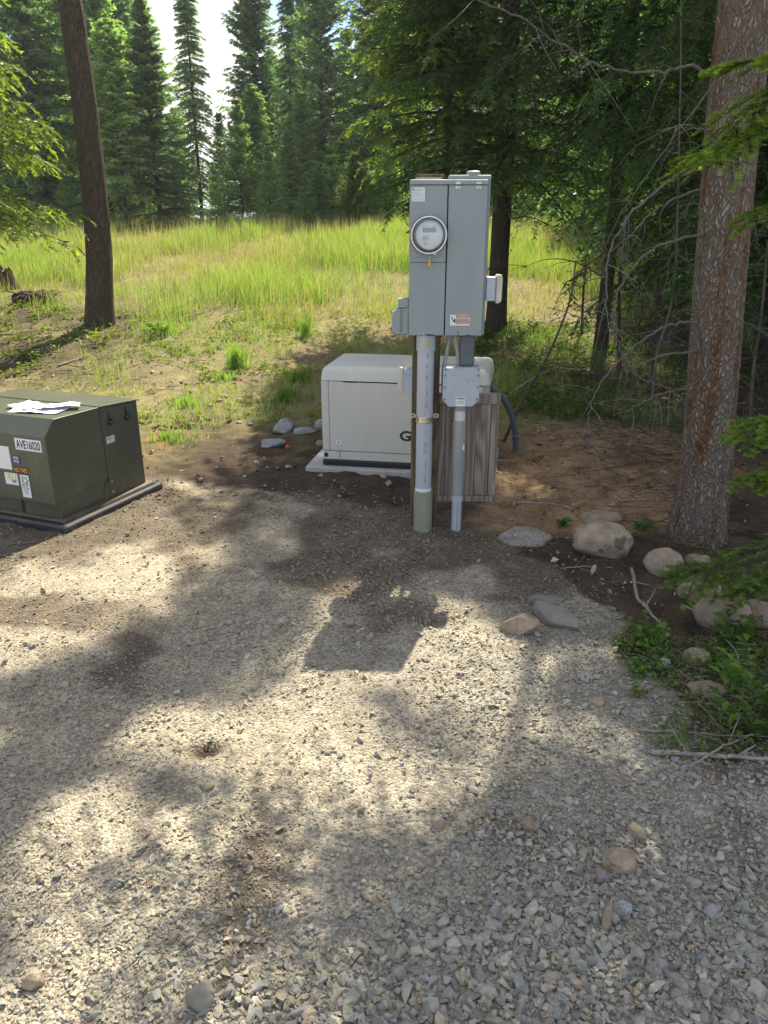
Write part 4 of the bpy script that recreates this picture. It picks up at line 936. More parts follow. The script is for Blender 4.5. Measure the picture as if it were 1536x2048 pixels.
def limb_arrays(B, D, Ln, r0, droop, up=0.0, seg=4):
    n = len(B); t = np.linspace(0, 0.95, seg)[None, :, None]
    p = B[:, None] + D[:, None] * Ln[:, None, None] * t - UPZ * Ln[:, None, None] * (droop * t ** 2 - up * t ** 3)
    lat = nrm(np.cross(D, UPZ))[:, None]; up2 = nrm(np.cross(lat, D[:, None]))
    r = (r0[:, None] * (1 - 0.85 * t[..., 0]))[..., None]
    ring = np.stack([p + lat * r, p - lat * r * 0.5 + up2 * r * 0.87, p - lat * r * 0.5 - up2 * r * 0.87], 2)  # n,seg,3,3
    V = ring.reshape(-1, 3); base = (np.arange(n) * seg * 3)[:, None, None]
    i = np.arange(seg - 1)[None, :, None] * 3; k = np.arange(3)[None, None, :]; k2 = (k + 1) % 3
    Fq = np.stack([base + i + k, base + i + k2, base + i + 3 + k2, base + i + 3 + k], -1).reshape(-1, 4)
    return V, Fq
def trunk_mesh(name, H, r0, r1, seed, sides=12, rings=24, lean=(0, 0), flare=0.35, rough=0.06, curve=None):
    zs = np.linspace(0, 1, rings); g = np.linspace(0, 2 * np.pi, sides, endpoint=False)
    Zg, Gg = np.meshgrid(zs, g, indexing='ij')
    r = (r0 + (r1 - r0) * Zg) * (1 + flare * np.exp(-Zg * H / 0.22))
    r = r * (1 + rough * 2 * (fbm(np.cos(Gg) * 2.2 + 5, np.sin(Gg) * 2.2 + Zg * H * 1.6, seed, 4) - 0.5) + rough * 1.2 * (fbm(np.cos(Gg) * 7 + 9, np.sin(Gg) * 7 + Zg * H * 7, seed + 5, 3) - 0.5))
    cx = lean[0] * Zg * H; cy = lean[1] * Zg * H
    if curve is not None: cx = np.interp(Zg * H, curve[0], curve[1]); cy = np.interp(Zg * H, curve[0], curve[2])
    V = np.stack([cx + r * np.cos(Gg), cy + r * np.sin(Gg), Zg * H - 0.12 * (1 - Zg)], -1).reshape(-1, 3)
    i = np.arange(rings - 1)[:, None] * sides; k = np.arange(sides)[None]; k2 = (k + 1) % sides
    Fq = np.stack([i + k, i + k2, i + sides + k2, i + sides + k], -1).reshape(-1, 4)
    return arr_mesh(name, V, Fq, None, True)
def crown_arrays(seed, H, z0, Rb, nb, prof=1.0, top=0.05, eb=-0.12, et=0.75, gap=0.0, spread=(0.65, 1.12), axis=None, az_w=None, pin=None, **kw):
    rng = np.random.default_rng(seed)
    h = np.sort(rng.random(nb) ** 0.9); z = z0 + (H - z0) * h
    if gap: z = z + 0.22 * np.sin(z * 2 * np.pi / 0.45) * gap
    az = np.arange(nb) * 2.39996 + rng.normal(0, 0.35, nb)
    Ln = (top + (Rb - top) * (1 - h) ** prof) * rng.uniform(spread[0], spread[1], nb)
    if az_w is not None: Ln = Ln * az_w(az, h)
    el = eb + (et - eb) * h + rng.normal(0, 0.08, nb)
    D = nrm(np.stack([np.cos(az), np.sin(az), el], -1)); B = np.stack([np.zeros(nb), np.zeros(nb), z], -1)
    if axis is not None: B[:, :2] += axis(z)
    k = Ln > 0.08
    B, D, Ln = B[k], D[k], Ln[k]
    if pin is not None:
        kk = pin(B, D, Ln); B, D, Ln = B[kk], D[kk], Ln[kk]
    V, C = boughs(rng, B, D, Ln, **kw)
    lv, lf = limb_arrays(B, D, Ln, 0.006 + 0.011 * Ln, kw.get('droop', 0.18), kw.get('up', 0.0))
    return V, C, lv, lf
def tri_f(V): return np.arange(len(V)).reshape(-1, 3)
VAR = {}
def variant(key, seed, H, z0, Rb, nb, r0, **kw):
    V, C, lv, lf = crown_arrays(seed, H, z0, Rb, nb, **kw)
    VAR[key] = dict(H=H, crown=arr_mesh('crown_' + key, V, tri_f(V), C), limbs=arr_mesh('limbs_' + key, lv, lf), trunk=trunk_mesh('trunk_' + key, H * 0.97, r0, 0.015, seed, 9, 16))
    for k_, mt_ in (('crown', M['leaf']), ('limbs', M['bark']), ('trunk', M['bark'])): VAR[key][k_].materials.append(mt_)
far = dict(J=15, K=9, leaf=0.15, lw=0.060)
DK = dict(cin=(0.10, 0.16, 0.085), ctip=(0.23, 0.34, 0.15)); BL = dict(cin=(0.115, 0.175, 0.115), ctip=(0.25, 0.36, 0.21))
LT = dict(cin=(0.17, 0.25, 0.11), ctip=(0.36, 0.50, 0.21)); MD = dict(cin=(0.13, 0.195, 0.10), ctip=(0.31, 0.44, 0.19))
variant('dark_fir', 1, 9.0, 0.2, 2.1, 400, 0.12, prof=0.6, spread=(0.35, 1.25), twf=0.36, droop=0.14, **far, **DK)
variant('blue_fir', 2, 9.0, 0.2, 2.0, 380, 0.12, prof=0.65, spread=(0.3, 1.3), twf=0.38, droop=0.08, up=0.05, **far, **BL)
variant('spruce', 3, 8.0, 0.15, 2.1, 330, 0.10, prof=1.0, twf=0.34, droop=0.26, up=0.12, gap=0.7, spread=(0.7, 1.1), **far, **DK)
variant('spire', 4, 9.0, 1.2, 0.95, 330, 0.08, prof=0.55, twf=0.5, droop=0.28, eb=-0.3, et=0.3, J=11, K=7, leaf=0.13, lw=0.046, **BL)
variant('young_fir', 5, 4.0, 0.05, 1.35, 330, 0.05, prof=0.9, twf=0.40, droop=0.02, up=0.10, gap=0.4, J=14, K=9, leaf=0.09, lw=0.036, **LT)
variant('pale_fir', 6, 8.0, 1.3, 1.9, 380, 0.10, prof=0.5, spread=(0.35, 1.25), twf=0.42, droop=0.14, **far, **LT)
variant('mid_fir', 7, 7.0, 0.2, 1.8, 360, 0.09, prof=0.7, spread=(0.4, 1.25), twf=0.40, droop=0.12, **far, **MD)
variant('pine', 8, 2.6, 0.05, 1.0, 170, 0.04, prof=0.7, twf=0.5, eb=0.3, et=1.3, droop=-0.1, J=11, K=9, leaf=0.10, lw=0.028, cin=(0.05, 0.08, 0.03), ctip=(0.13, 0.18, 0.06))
GF = 'forest trees behind the field'
def far_tree(key, px, D, ytop, label, wide=1.0, group=GF, name='conifer_tree', rz=None):
    v = VAR[key]; b = pole(px, D); top = at(px, ytop, D).z
    s = (top - b.z) / v['H']; o = empty(name, b, rz if rz is not None else (px * 0.37) % 6.28, label, 'tree', group)
    o.scale = (s * wide, s * wide, s)
    link('trunk', v['trunk'], None, o); link('crown', v['crown'], None, o); link('limbs', v['limbs'], None, o)
    return o
FT = [('dark_fir', 22, 24, -330, 'tall dark fir at the left picture edge behind the bright fir', 1.0),
      ('dark_fir', 108, 21.5, -200, 'dark green fir standing just left of the bare leaning trunk', 0.95),
      ('mid_fir', 160, 27, -230, 'fir rising behind the bare leaning trunk', 1.0),
      ('pale_fir', 232, 22.5, -75, 'pale green fir with bare lower stem, right of the leaning trunk', 0.95),
      ('blue_fir', 272, 27, -170, 'tall fir behind the pale green fir', 0.9),
      ('spruce', 328, 21.5, -28, 'dark layered spruce with thin tip, left of the sky gap', 1.0),
      ('spire', 410, 24, -85, 'slender spire-shaped spruce standing in the sky gap', 1.0),
      ('young_fir', 438, 20.3, 322, 'small sunlit young fir at the spruce foot', 0.62),
      ('young_fir', 490, 22.5, 195, 'bright green pointed young fir in the middle of the field edge', 0.82),
      ('blue_fir', 528, 26, -130, 'big dark fir right of the sky gap', 0.92),
      ('spire', 593, 24.5, -110, 'thin pole-like spruce between two big firs', 0.75),
      ('mid_fir', 588, 21.8, 235, 'mid-green young fir right of the bright pointed fir', 0.95),
      ('blue_fir', 652, 24, -190, 'dense blue-green fir left of the meter panel', 0.85),
      ('pine', 712, 20.2, 308, 'small fluffy pine at the field edge left of the panel', 1.0),
      ('mid_fir', 752, 25, -140, 'light fir behind the small fluffy pine', 0.9),
      ('mid_fir', 372, 27, 215, 'lower fir filling the gap between spruce and spire', 1.0),
      ('dark_fir', 455, 28, 225, 'low dark fir behind the bright pointed fir', 0.8),
      ('mid_fir', 560, 29, 100, 'fir filling the gap behind the thin pole-like spruce', 0.9),
      ('dark_fir', 700, 29, 60, 'dark fir filling the gap left of the light fir', 0.9),
      ('mid_fir', 205, 24.5, 210, 'low fir in the shade behind the pale green fir', 0.9),
      ('mid_fir', 640, 21.0, 330, 'low bushy fir at the foot of the dense blue-green fir', 1.2),
      ('pale_fir', 262, 21.2, 40, 'pale loose fir just right of the pale green fir with bare stem', 1.0),
      ('young_fir', 150, 20.6, 330, 'low bright young fir peeking left of the leaning trunk foot', 0.9),
      ('young_fir', 545, 20.6, 290, 'bright young fir between the pointed fir and mid-green fir', 0.85),
      ('young_fir', 615, 20.3, 350, 'lowest bright young fir at the field edge in the middle', 1.0),
      ('pale_fir', 612, 22.8, 190, 'pale fir in front of the thin pole-like spruce', 0.85),
      ('young_fir', 668, 21.5, 270, 'young fir left of the small fluffy pine', 0.8),
      ('young_fir', 775, 20.5, 250, 'bright young fir right of the small fluffy pine', 0.9),
      ('pale_fir', 520, 24.2, 170, 'pale fir rising behind the bright pointed fir', 0.85),
      ('mid_fir', 815, 24, -60, 'fir showing just left of the meter panel top', 0.9)]
for (k_, px, D, yt, lb, wd) in FT: far_tree(k_, px, D, yt, lb, wd)
rgx = random.Random(5)
ORD = 'first second third fourth fifth sixth seventh eighth ninth tenth eleventh twelfth thirteenth fourteenth fifteenth sixteenth seventeenth eighteenth nineteenth'.split()
deep = '%s tree from the left in the rearmost row of dark conifers'
for i, px in enumerate([-160, -60, 40, 130, 250, 310, 620, 740, 850, 930, 1010, 1090, 1170, 1250, 1330, 1410, 1490, 1570, 1660]):
    far_tree(('dark_fir', 'blue_fir', 'mid_fir')[i % 3], px, rgx.uniform(29, 37), rgx.uniform(-60, 120) if px < 800 else rgx.uniform(-250, -60), deep % ORD[i], 1.05, 'trees deep in the forest')
under = '%s tree from the left in the shaded wood behind the big pine'
for i, (px, D, k_) in enumerate([(1235, 21.0, 'dark_fir'), (1275, 19.5, 'mid_fir'), (1340, 13.5, 'dark_fir'), (1385, 16.0, 'blue_fir'), (1420, 19, 'dark_fir'), (1450, 12.5, 'dark_fir'), (1530, 14.0, 'mid_fir'), (1600, 10.5, 'dark_fir'), (1700, 12.0, 'dark_fir')]):
    far_tree(k_, px, D, -420, under % ORD[i], 1.1, 'trees in the dark wood on the right')

# nearer trees, each with its own crown; the crowns have gaps where the sun reaches the ground
S_ = np.array(SUN_DIR[:]); LIT = []
for cx0, cy0, rx0, ry0 in [(110, 1230, 170, 100), (300, 1110, 130, 50), (430, 1460, 260, 60), (690, 1260, 70, 90), (740, 1330, 150, 110), (900, 1320, 110, 80), (1000, 1480, 80, 80), (650, 1560, 260, 60), (130, 1750, 190, 170),
        (460, 1870, 50, 50), (1190, 1600, 50, 35), (920, 1620, 120, 80), (1060, 1430, 60, 60), (1130, 1330, 50, 40), (760, 1850, 60, 40), (600, 610, 330, 100), (1070, 580, 80, 70), (250, 560, 260, 90), (420, 760, 120, 50), (120, 930, 180, 120), (1050, 985, 55, 24), (1060, 640, 90, 40), (1080, 530, 110, 50)]:
    c_ = gp(cx0, cy0); sc_ = F / (c_.y * math.cos(PITCH) + (CH - c_.z) * math.sin(PITCH)); dn = math.atan2(CH - c_.z, c_.y)
    y0_, y1_ = gp(cx0, cy0 + ry0).y, gp(cx0, cy0 - ry0).y
    LIT.append((np.array([c_.x, (y0_ + y1_) / 2, c_.z]), rx0 / sc_, (y1_ - y0_) / 2))
def sun_gaps(o, keep=0.0):
    def f(B, D, Ln):
        bad = np.zeros(len(B), bool)
        for t in (0.25, 0.5, 0.75, 1.0):
            P_ = B + D * (Ln * t)[:, None] - UPZ * (0.2 * Ln * t * t)[:, None] + np.array(o.location[:])
            for c_, ra, rb_ in LIT:
                k_ = (P_[:, 2] - c_[2]) / S_[2]; g_ = P_ - S_ * k_[:, None]
                bad |= ((g_[:, 0] - c_[0]) / ra) ** 2 + ((g_[:, 1] - c_[1]) / rb_) ** 2 < 1
        return ~bad | (B[:, 2] < keep)
    return f
def near_tree(name, label, x, y, H, z0, Rb, nb, r0, seed, leafm, group=None, bark='bark', lean=(0, 0), dead=0, prune=True, **kw):
    b = Vector((x, y, Tz(x, y))); o = empty(name, b, 0, label, 'tree', group)
    V, C, lv, lf = crown_arrays(seed, H, z0, Rb, nb, pin=sun_gaps(o, 4.0) if prune else None, axis=lambda z: np.stack([lean[0] * z, lean[1] * z], -1), **kw)
    link('trunk', trunk_mesh('trunk', H * 0.97, r0, 0.02, seed, 14, 40, lean), M[bark], o)
    link('crown', arr_mesh('crown', V, tri_f(V), C), leafm, o); link('limbs', arr_mesh('limbs', lv, lf), M['bark'], o)
    if dead:
        rg_ = random.Random(seed); tl_ = []
        for k in range(dead):
            z = rg_.uniform(0.25, z0 + 1.2); a_ = rg_.uniform(0, 6.28); ln = rg_.uniform(0.4, 1.1)
            st = Vector((lean[0] * z + r0 * 0.8 * math.cos(a_), lean[1] * z + r0 * 0.8 * math.sin(a_), z)); dv = Vector((math.cos(a_), math.sin(a_), rg_.uniform(-0.1, 0.4)))
            pts = curve_pts([st, st + dv * ln * 0.35 + Vector((0, 0, 0.03)), st + dv * ln * 0.7 - Vector((0, 0, 0.08 * ln)), st + dv * ln - Vector((0, 0, 0.3 * ln))], 3)
            tl_.append((pts, [0.009 * (1 - 0.8 * i / len(pts)) for i in range(len(pts))]))
            for q_ in range(3):
                i0 = rg_.randrange(3, len(pts) - 1); s0 = pts[i0]; dv2 = dv + Vector((rg_.uniform(-.8, .8), rg_.uniform(-.8, .8), rg_.uniform(-.7, .2)))
                tl_.append(([s0, s0 + dv2 * ln * 0.16, s0 + dv2 * ln * 0.32 - Vector((0, 0, 0.05))], [0.004, 0.003, 0.0015]))
        tubes('dead_branches', tl_, M['twig_dark'], o, 4)
    return o
NEAR = dict(J=22, K=14, leaf=0.085, lw=0.024, roll=0.7)
GN = 'shady conifers right of the meter panel'
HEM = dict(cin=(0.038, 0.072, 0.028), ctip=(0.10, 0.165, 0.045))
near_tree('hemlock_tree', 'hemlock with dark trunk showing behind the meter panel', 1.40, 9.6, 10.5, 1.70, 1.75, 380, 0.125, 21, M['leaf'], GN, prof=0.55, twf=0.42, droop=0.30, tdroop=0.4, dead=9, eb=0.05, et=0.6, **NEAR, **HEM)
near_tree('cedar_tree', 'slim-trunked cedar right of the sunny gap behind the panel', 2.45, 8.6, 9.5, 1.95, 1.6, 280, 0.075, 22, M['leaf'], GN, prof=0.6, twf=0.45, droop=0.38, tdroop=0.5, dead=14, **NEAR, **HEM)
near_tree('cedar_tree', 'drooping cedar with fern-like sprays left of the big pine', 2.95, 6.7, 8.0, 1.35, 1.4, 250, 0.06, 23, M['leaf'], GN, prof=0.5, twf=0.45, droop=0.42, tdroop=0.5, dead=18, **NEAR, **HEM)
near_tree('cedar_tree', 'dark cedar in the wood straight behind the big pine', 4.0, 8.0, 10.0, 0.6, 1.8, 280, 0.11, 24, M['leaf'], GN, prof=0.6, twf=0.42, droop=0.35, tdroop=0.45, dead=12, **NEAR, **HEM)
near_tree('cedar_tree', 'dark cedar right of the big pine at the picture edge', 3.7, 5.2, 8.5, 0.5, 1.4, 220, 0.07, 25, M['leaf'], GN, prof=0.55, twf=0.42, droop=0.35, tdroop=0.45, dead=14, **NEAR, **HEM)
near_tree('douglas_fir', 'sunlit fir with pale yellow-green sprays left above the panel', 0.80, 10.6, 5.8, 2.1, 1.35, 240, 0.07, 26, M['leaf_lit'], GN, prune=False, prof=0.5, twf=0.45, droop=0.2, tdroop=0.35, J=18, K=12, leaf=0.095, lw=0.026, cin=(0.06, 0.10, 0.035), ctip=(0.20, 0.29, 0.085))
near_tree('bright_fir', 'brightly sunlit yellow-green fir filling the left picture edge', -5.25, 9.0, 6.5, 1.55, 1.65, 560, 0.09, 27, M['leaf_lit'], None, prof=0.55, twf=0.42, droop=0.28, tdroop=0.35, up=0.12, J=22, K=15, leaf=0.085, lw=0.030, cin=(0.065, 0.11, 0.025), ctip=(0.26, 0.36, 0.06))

# ------------------------------------------------------------------ the two big trunks
def big_tree(name, label, base, H, r0, r1, seed, bark, curve, zc0, Rb, nb, sides=64, rings=340, rough=0.075, **kw):
    o = empty(name, base, 0, label, 'tree')
    link('trunk', trunk_mesh('trunk', H, r0, r1, seed, sides, rings, flare=0.38, rough=rough, curve=curve), M[bark], o)
    def ax(z): return np.stack([np.interp(z, curve[0], curve[1]), np.interp(z, curve[0], curve[2])], -1)
    V, C, lv, lf = crown_arrays(seed, H, zc0, Rb, nb, axis=ax, pin=sun_gaps(o), **kw)
    link('crown', arr_mesh('crown', V, tri_f(V), C), M['leaf'], o); link('limbs', arr_mesh('limbs', lv, lf), M['bark'], o)
    return o
PB = gp(1414, 1092); PB = Vector((PB.x, PB.y + 0.13, 0)); PB.z = Tz(PB.x, PB.y)
pt = [at(px_, py_, PB.y) for px_, py_ in ((1414, 1090), (1424, 850), (1441, 600), (1460, 350), (1478, 150), (1496, 0))]
cz = [0] + [p_.z - PB.z for p_ in pt[1:]] + [11.0]; cx_ = [0] + [p_.x - PB.x for p_ in pt[1:]]; cx_ += [cx_[-1] - 0.35]
cyv = [0.0] * len(cz)
pine = big_tree('pine_tree', 'big pine with grey and rust-orange bark on the right', PB, 11.0, 0.132, 0.045, 31, 'bark_big', (cz, cx_, cyv), 2.95, 1.75, 260, J=16, K=10, leaf=0.07, lw=0.018, prof=0.6, droop=0.2, cin=(0.03, 0.055, 0.02), ctip=(0.08, 0.13, 0.035))
rng_b = np.random.default_rng(3); zb = np.array([2.9, 3.0, 3.12, 3.25, 3.4, 3.5, 3.05, 3.3]); az_b = np.array([3.25, 3.05, 3.4, 3.0, 3.2, 3.5, 2.85, 3.65])  # extra boughs added above the view to shade the foreground gravel
Bb = np.stack([np.interp(zb, cz, cx_), 0 * zb, zb], -1); Db = nrm(np.stack([np.cos(az_b), np.sin(az_b), 0 * zb + 0.12], -1)); Lb_ = np.array([1.55, 1.7, 1.35, 1.6, 1.4, 1.2, 1.5, 1.3])
Vb, Cb = boughs(rng_b, Bb, Db, Lb_, J=20, K=14, leaf=0.08, lw=0.024, twf=0.42, droop=0.08, cin=(0.03, 0.055, 0.02), ctip=(0.08, 0.13, 0.035)); lvb, lfb = limb_arrays(Bb, Db, Lb_, 0.006 + 0.011 * Lb_, 0.08)
link('crown', arr_mesh('shade_boughs', Vb, tri_f(Vb), Cb), M['leaf'], pine); link('limbs', arr_mesh('shade_limbs', lvb, lfb), M['bark'], pine)
LB = pole(200, 9.75); LB = Vector((LB.x, 9.75, Tz(LB.x, 9.75)))
pt = [at(px_, py_, LB.y) for px_, py_ in ((197, 645), (196, 500), (185, 350), (166, 180), (141, 0))]
LB.x = pt[0].x
cz = [0] + [p_.z - LB.z for p_ in pt[1:]] + [11.0]; cx_ = [0] + [p_.x - LB.x for p_ in pt[1:]]; cx_ += [cx_[-1] - 0.5]
big_tree('leaning_tree', 'dark bare trunk leaning left at the field edge', LB, 11.0, 0.165, 0.05, 33, 'bark_left', (cz, cx_, [0.0] * len(cz)), 5.8, 1.5, 130, sides=36, rings=220, J=14, K=9, leaf=0.09, lw=0.024, prof=0.6, droop=0.2, cin=(0.03, 0.055, 0.02), ctip=(0.08, 0.13, 0.035))

# dead branches of the big pine
rg = random.Random(17)
def dead_branch(pxs, Y0, Y1, r0, twigs=10, name='dead_branch', mat='twig', parent=None, base=None):
    n = len(pxs); pts = [at(px_, py_, Y0 + (Y1 - Y0) * i / (n - 1)) for i, (px_, py_) in enumerate(pxs)]
    cp = curve_pts(pts, 6); m_ = len(cp)
    cp = [c_ + Vector((rg.gauss(0, .0035), rg.gauss(0, .0035), rg.gauss(0, .0035))) for c_ in cp]
    r0 *= 0.72
    tl_ = [(cp, [r0 * (1 - 0.75 * i / (m_ - 1)) for i in range(m_)])]
    for k in range(twigs):
        i = rg.randrange(m_ // 6, m_ - 1); s0 = cp[i]; dv = (cp[i + 1] - cp[i]).normalized(); ln = rg.uniform(0.10, 0.38)
        d2 = (dv * rg.uniform(0.2, 0.8) + Vector((rg.uniform(-.7, .7), rg.uniform(-.9, .9), rg.uniform(-.9, .35)))).normalized()
        d3 = (d2 + Vector((rg.uniform(-.4, .4), rg.uniform(-.4, .4), rg.uniform(-.7, .1)))).normalized()
        rr = r0 * rg.uniform(0.22, 0.4)
        tl_.append((curve_pts([s0, s0 + d2 * ln * 0.5, s0 + d2 * ln * 0.55 + d3 * ln * 0.5], 4), [rr * (1 - 0.09 * j) for j in range(9)]))
    org = parent.location if parent else Vector((0, 0, 0))
    tl_ = [([c_ - org for c_ in a_], b_) for a_, b_ in tl_]
    return tubes(name, tl_, M[mat], parent, 5)
yb = PB.y
dead_branch([(1440, 162), (1375, 132), (1300, 145), (1200, 130), (1130, 95), (1040, 35), (930, -10), (800, -60)], yb, yb - 0.5, 0.0105, 16, parent=pine)
dead_branch([(1420, 333), (1350, 355), (1310, 385), (1260, 430), (1225, 490), (1213, 540), (1212, 620), (1222, 690)], yb, yb - 0.55, 0.011, 16, parent=pine)
dead_branch([(1416, 374), (1360, 392), (1300, 430), (1255, 478), (1232, 512)], yb, yb - 0.3, 0.0085, 10, parent=pine)
dead_branch([(1414, 468), (1350, 480), (1290, 510), (1255, 552), (1231, 600), (1229, 645), (1240, 695), (1268, 745), (1320, 772), (1372, 780)], yb - 0.05, yb - 0.3, 0.0095, 14, parent=pine)
dead_branch([(1404, 642), (1350, 646), (1310, 665), (1265, 695), (1220, 742), (1190, 788), (1178, 830), (1175, 885)], yb - 0.05, yb - 0.45, 0.0095, 12, parent=pine)
dead_branch([(1400, 704), (1340, 708), (1295, 723), (1253, 742)], yb - 0.05, yb - 0.25, 0.0085, 6, parent=pine)
dead_branch([(1402, 762), (1368, 777), (1320, 788), (1280, 808), (1238, 830)], yb - 0.05, yb - 0.3, 0.010, 8, parent=pine)
dead_branch([(1510, 10), (1420, 175), (1340, 280), (1260, 400), (1215, 480), (1205, 560)], yb - 0.25, yb - 0.1, 0.006, 6, parent=pine)
dead_branch([(1452, 300), (1420, 270), (1370, 250), (1320, 262)], yb, yb - 0.3, 0.007, 7, parent=pine)
dead_branch([(1470, 470), (1510, 440), (1560, 430)], yb, yb - 0.2, 0.008, 9, parent=pine)
dead_branch([(1460, 640), (1500, 650), (1560, 690)], yb, yb - 0.15, 0.006, 9, parent=pine)
for i in range(10):
    z_ = rg.uniform(260, 1000); sx = rg.uniform(1395, 1420); ln = rg.uniform(50, 150)
    dead_branch([(sx + 8, z_), (sx - ln * 0.4, z_ + rg.uniform(-30, 25)), (sx - ln * 0.75, z_ + rg.uniform(0, 50)), (sx - ln, z_ + rg.uniform(40, 110))], yb, yb + rg.uniform(-0.4, 0.1), rg.uniform(0.003, 0.005), 5, parent=pine)
# slim dead saplings by the wood edge
def sapling(label, pxs, Y, r0, tw, mat='twig_dark', foot=True):
    p0 = gp(*pxs[-1]) if foot else at(*pxs[-1], Y)
    if foot: Y = p0.y
    pts = [at(a_, b_, Y) for a_, b_ in pxs[:-1]][::-1]; pts = [p0 - Vector((0, 0, 0.05))] + pts
    o = empty('dead_sapling', p0, 0, label, 'sapling', 'slim dead saplings at the wood edge')
    cp = curve_pts(pts, 6); m_ = len(cp)
    tubes('stem', [([c_ - p0 for c_ in cp], [r0 * (1 - 0.6 * i / m_) for i in range(m_)])], M[mat], o, 6)
    tl_ = []
    for k in range(tw):
        i = rg.randrange(2, m_); s0 = cp[i] - p0; ln = rg.uniform(0.12, 0.5)
        d2 = Vector((rg.uniform(-1, 1), rg.uniform(-1, 1), rg.uniform(-.3, .5))).normalized(); d3 = (d2 + Vector((rg.uniform(-.3, .3), 0, rg.uniform(-.7, .1)))).normalized()
        rr = r0 * 0.3; tl_.append((curve_pts([s0, s0 + d2 * ln * 0.5, s0 + d2 * ln * 0.5 + d3 * ln * 0.5], 3), [rr * (1 - 0.1 * j) for j in range(7)]))
    tubes('twigs', tl_, M[mat], o, 4)
    return o
sapling('thin dead sapling leaning across the sunny gap towards the generator hose', [(1152, 520), (1140, 600), (1110, 680), (1075, 750), (1036, 820), (1002, 888)], 6.0, 0.013, 10)
sapling('thin grey dead stem hanging upright in front of the cedars', [(1362, -40), (1362, 120), (1358, 300), (1355, 430), (1350, 560), (1335, 640), (1312, 720), (1300, 860)], 4.6, 0.012, 26, 'twig')
sapling('short dead sapling right of the sunny gap', [(1172, 520), (1166, 600), (1164, 668)], 8.5, 0.020, 16)
sapling('bare dark sapling between sunny gap and big pine', [(1242, 480), (1238, 620), (1240, 745)], 7.5, 0.025, 22)
sapling('grey dead sapling right of the big pine', [(1536, 480), (1524, 620), (1505, 760), (1500, 900)], 4.8, 0.016, 22, 'twig')
sapling('dark dead sapling behind the dangling pine branches', [(1318, 560), (1310, 650), (1305, 760)], 6.5, 0.016, 22)

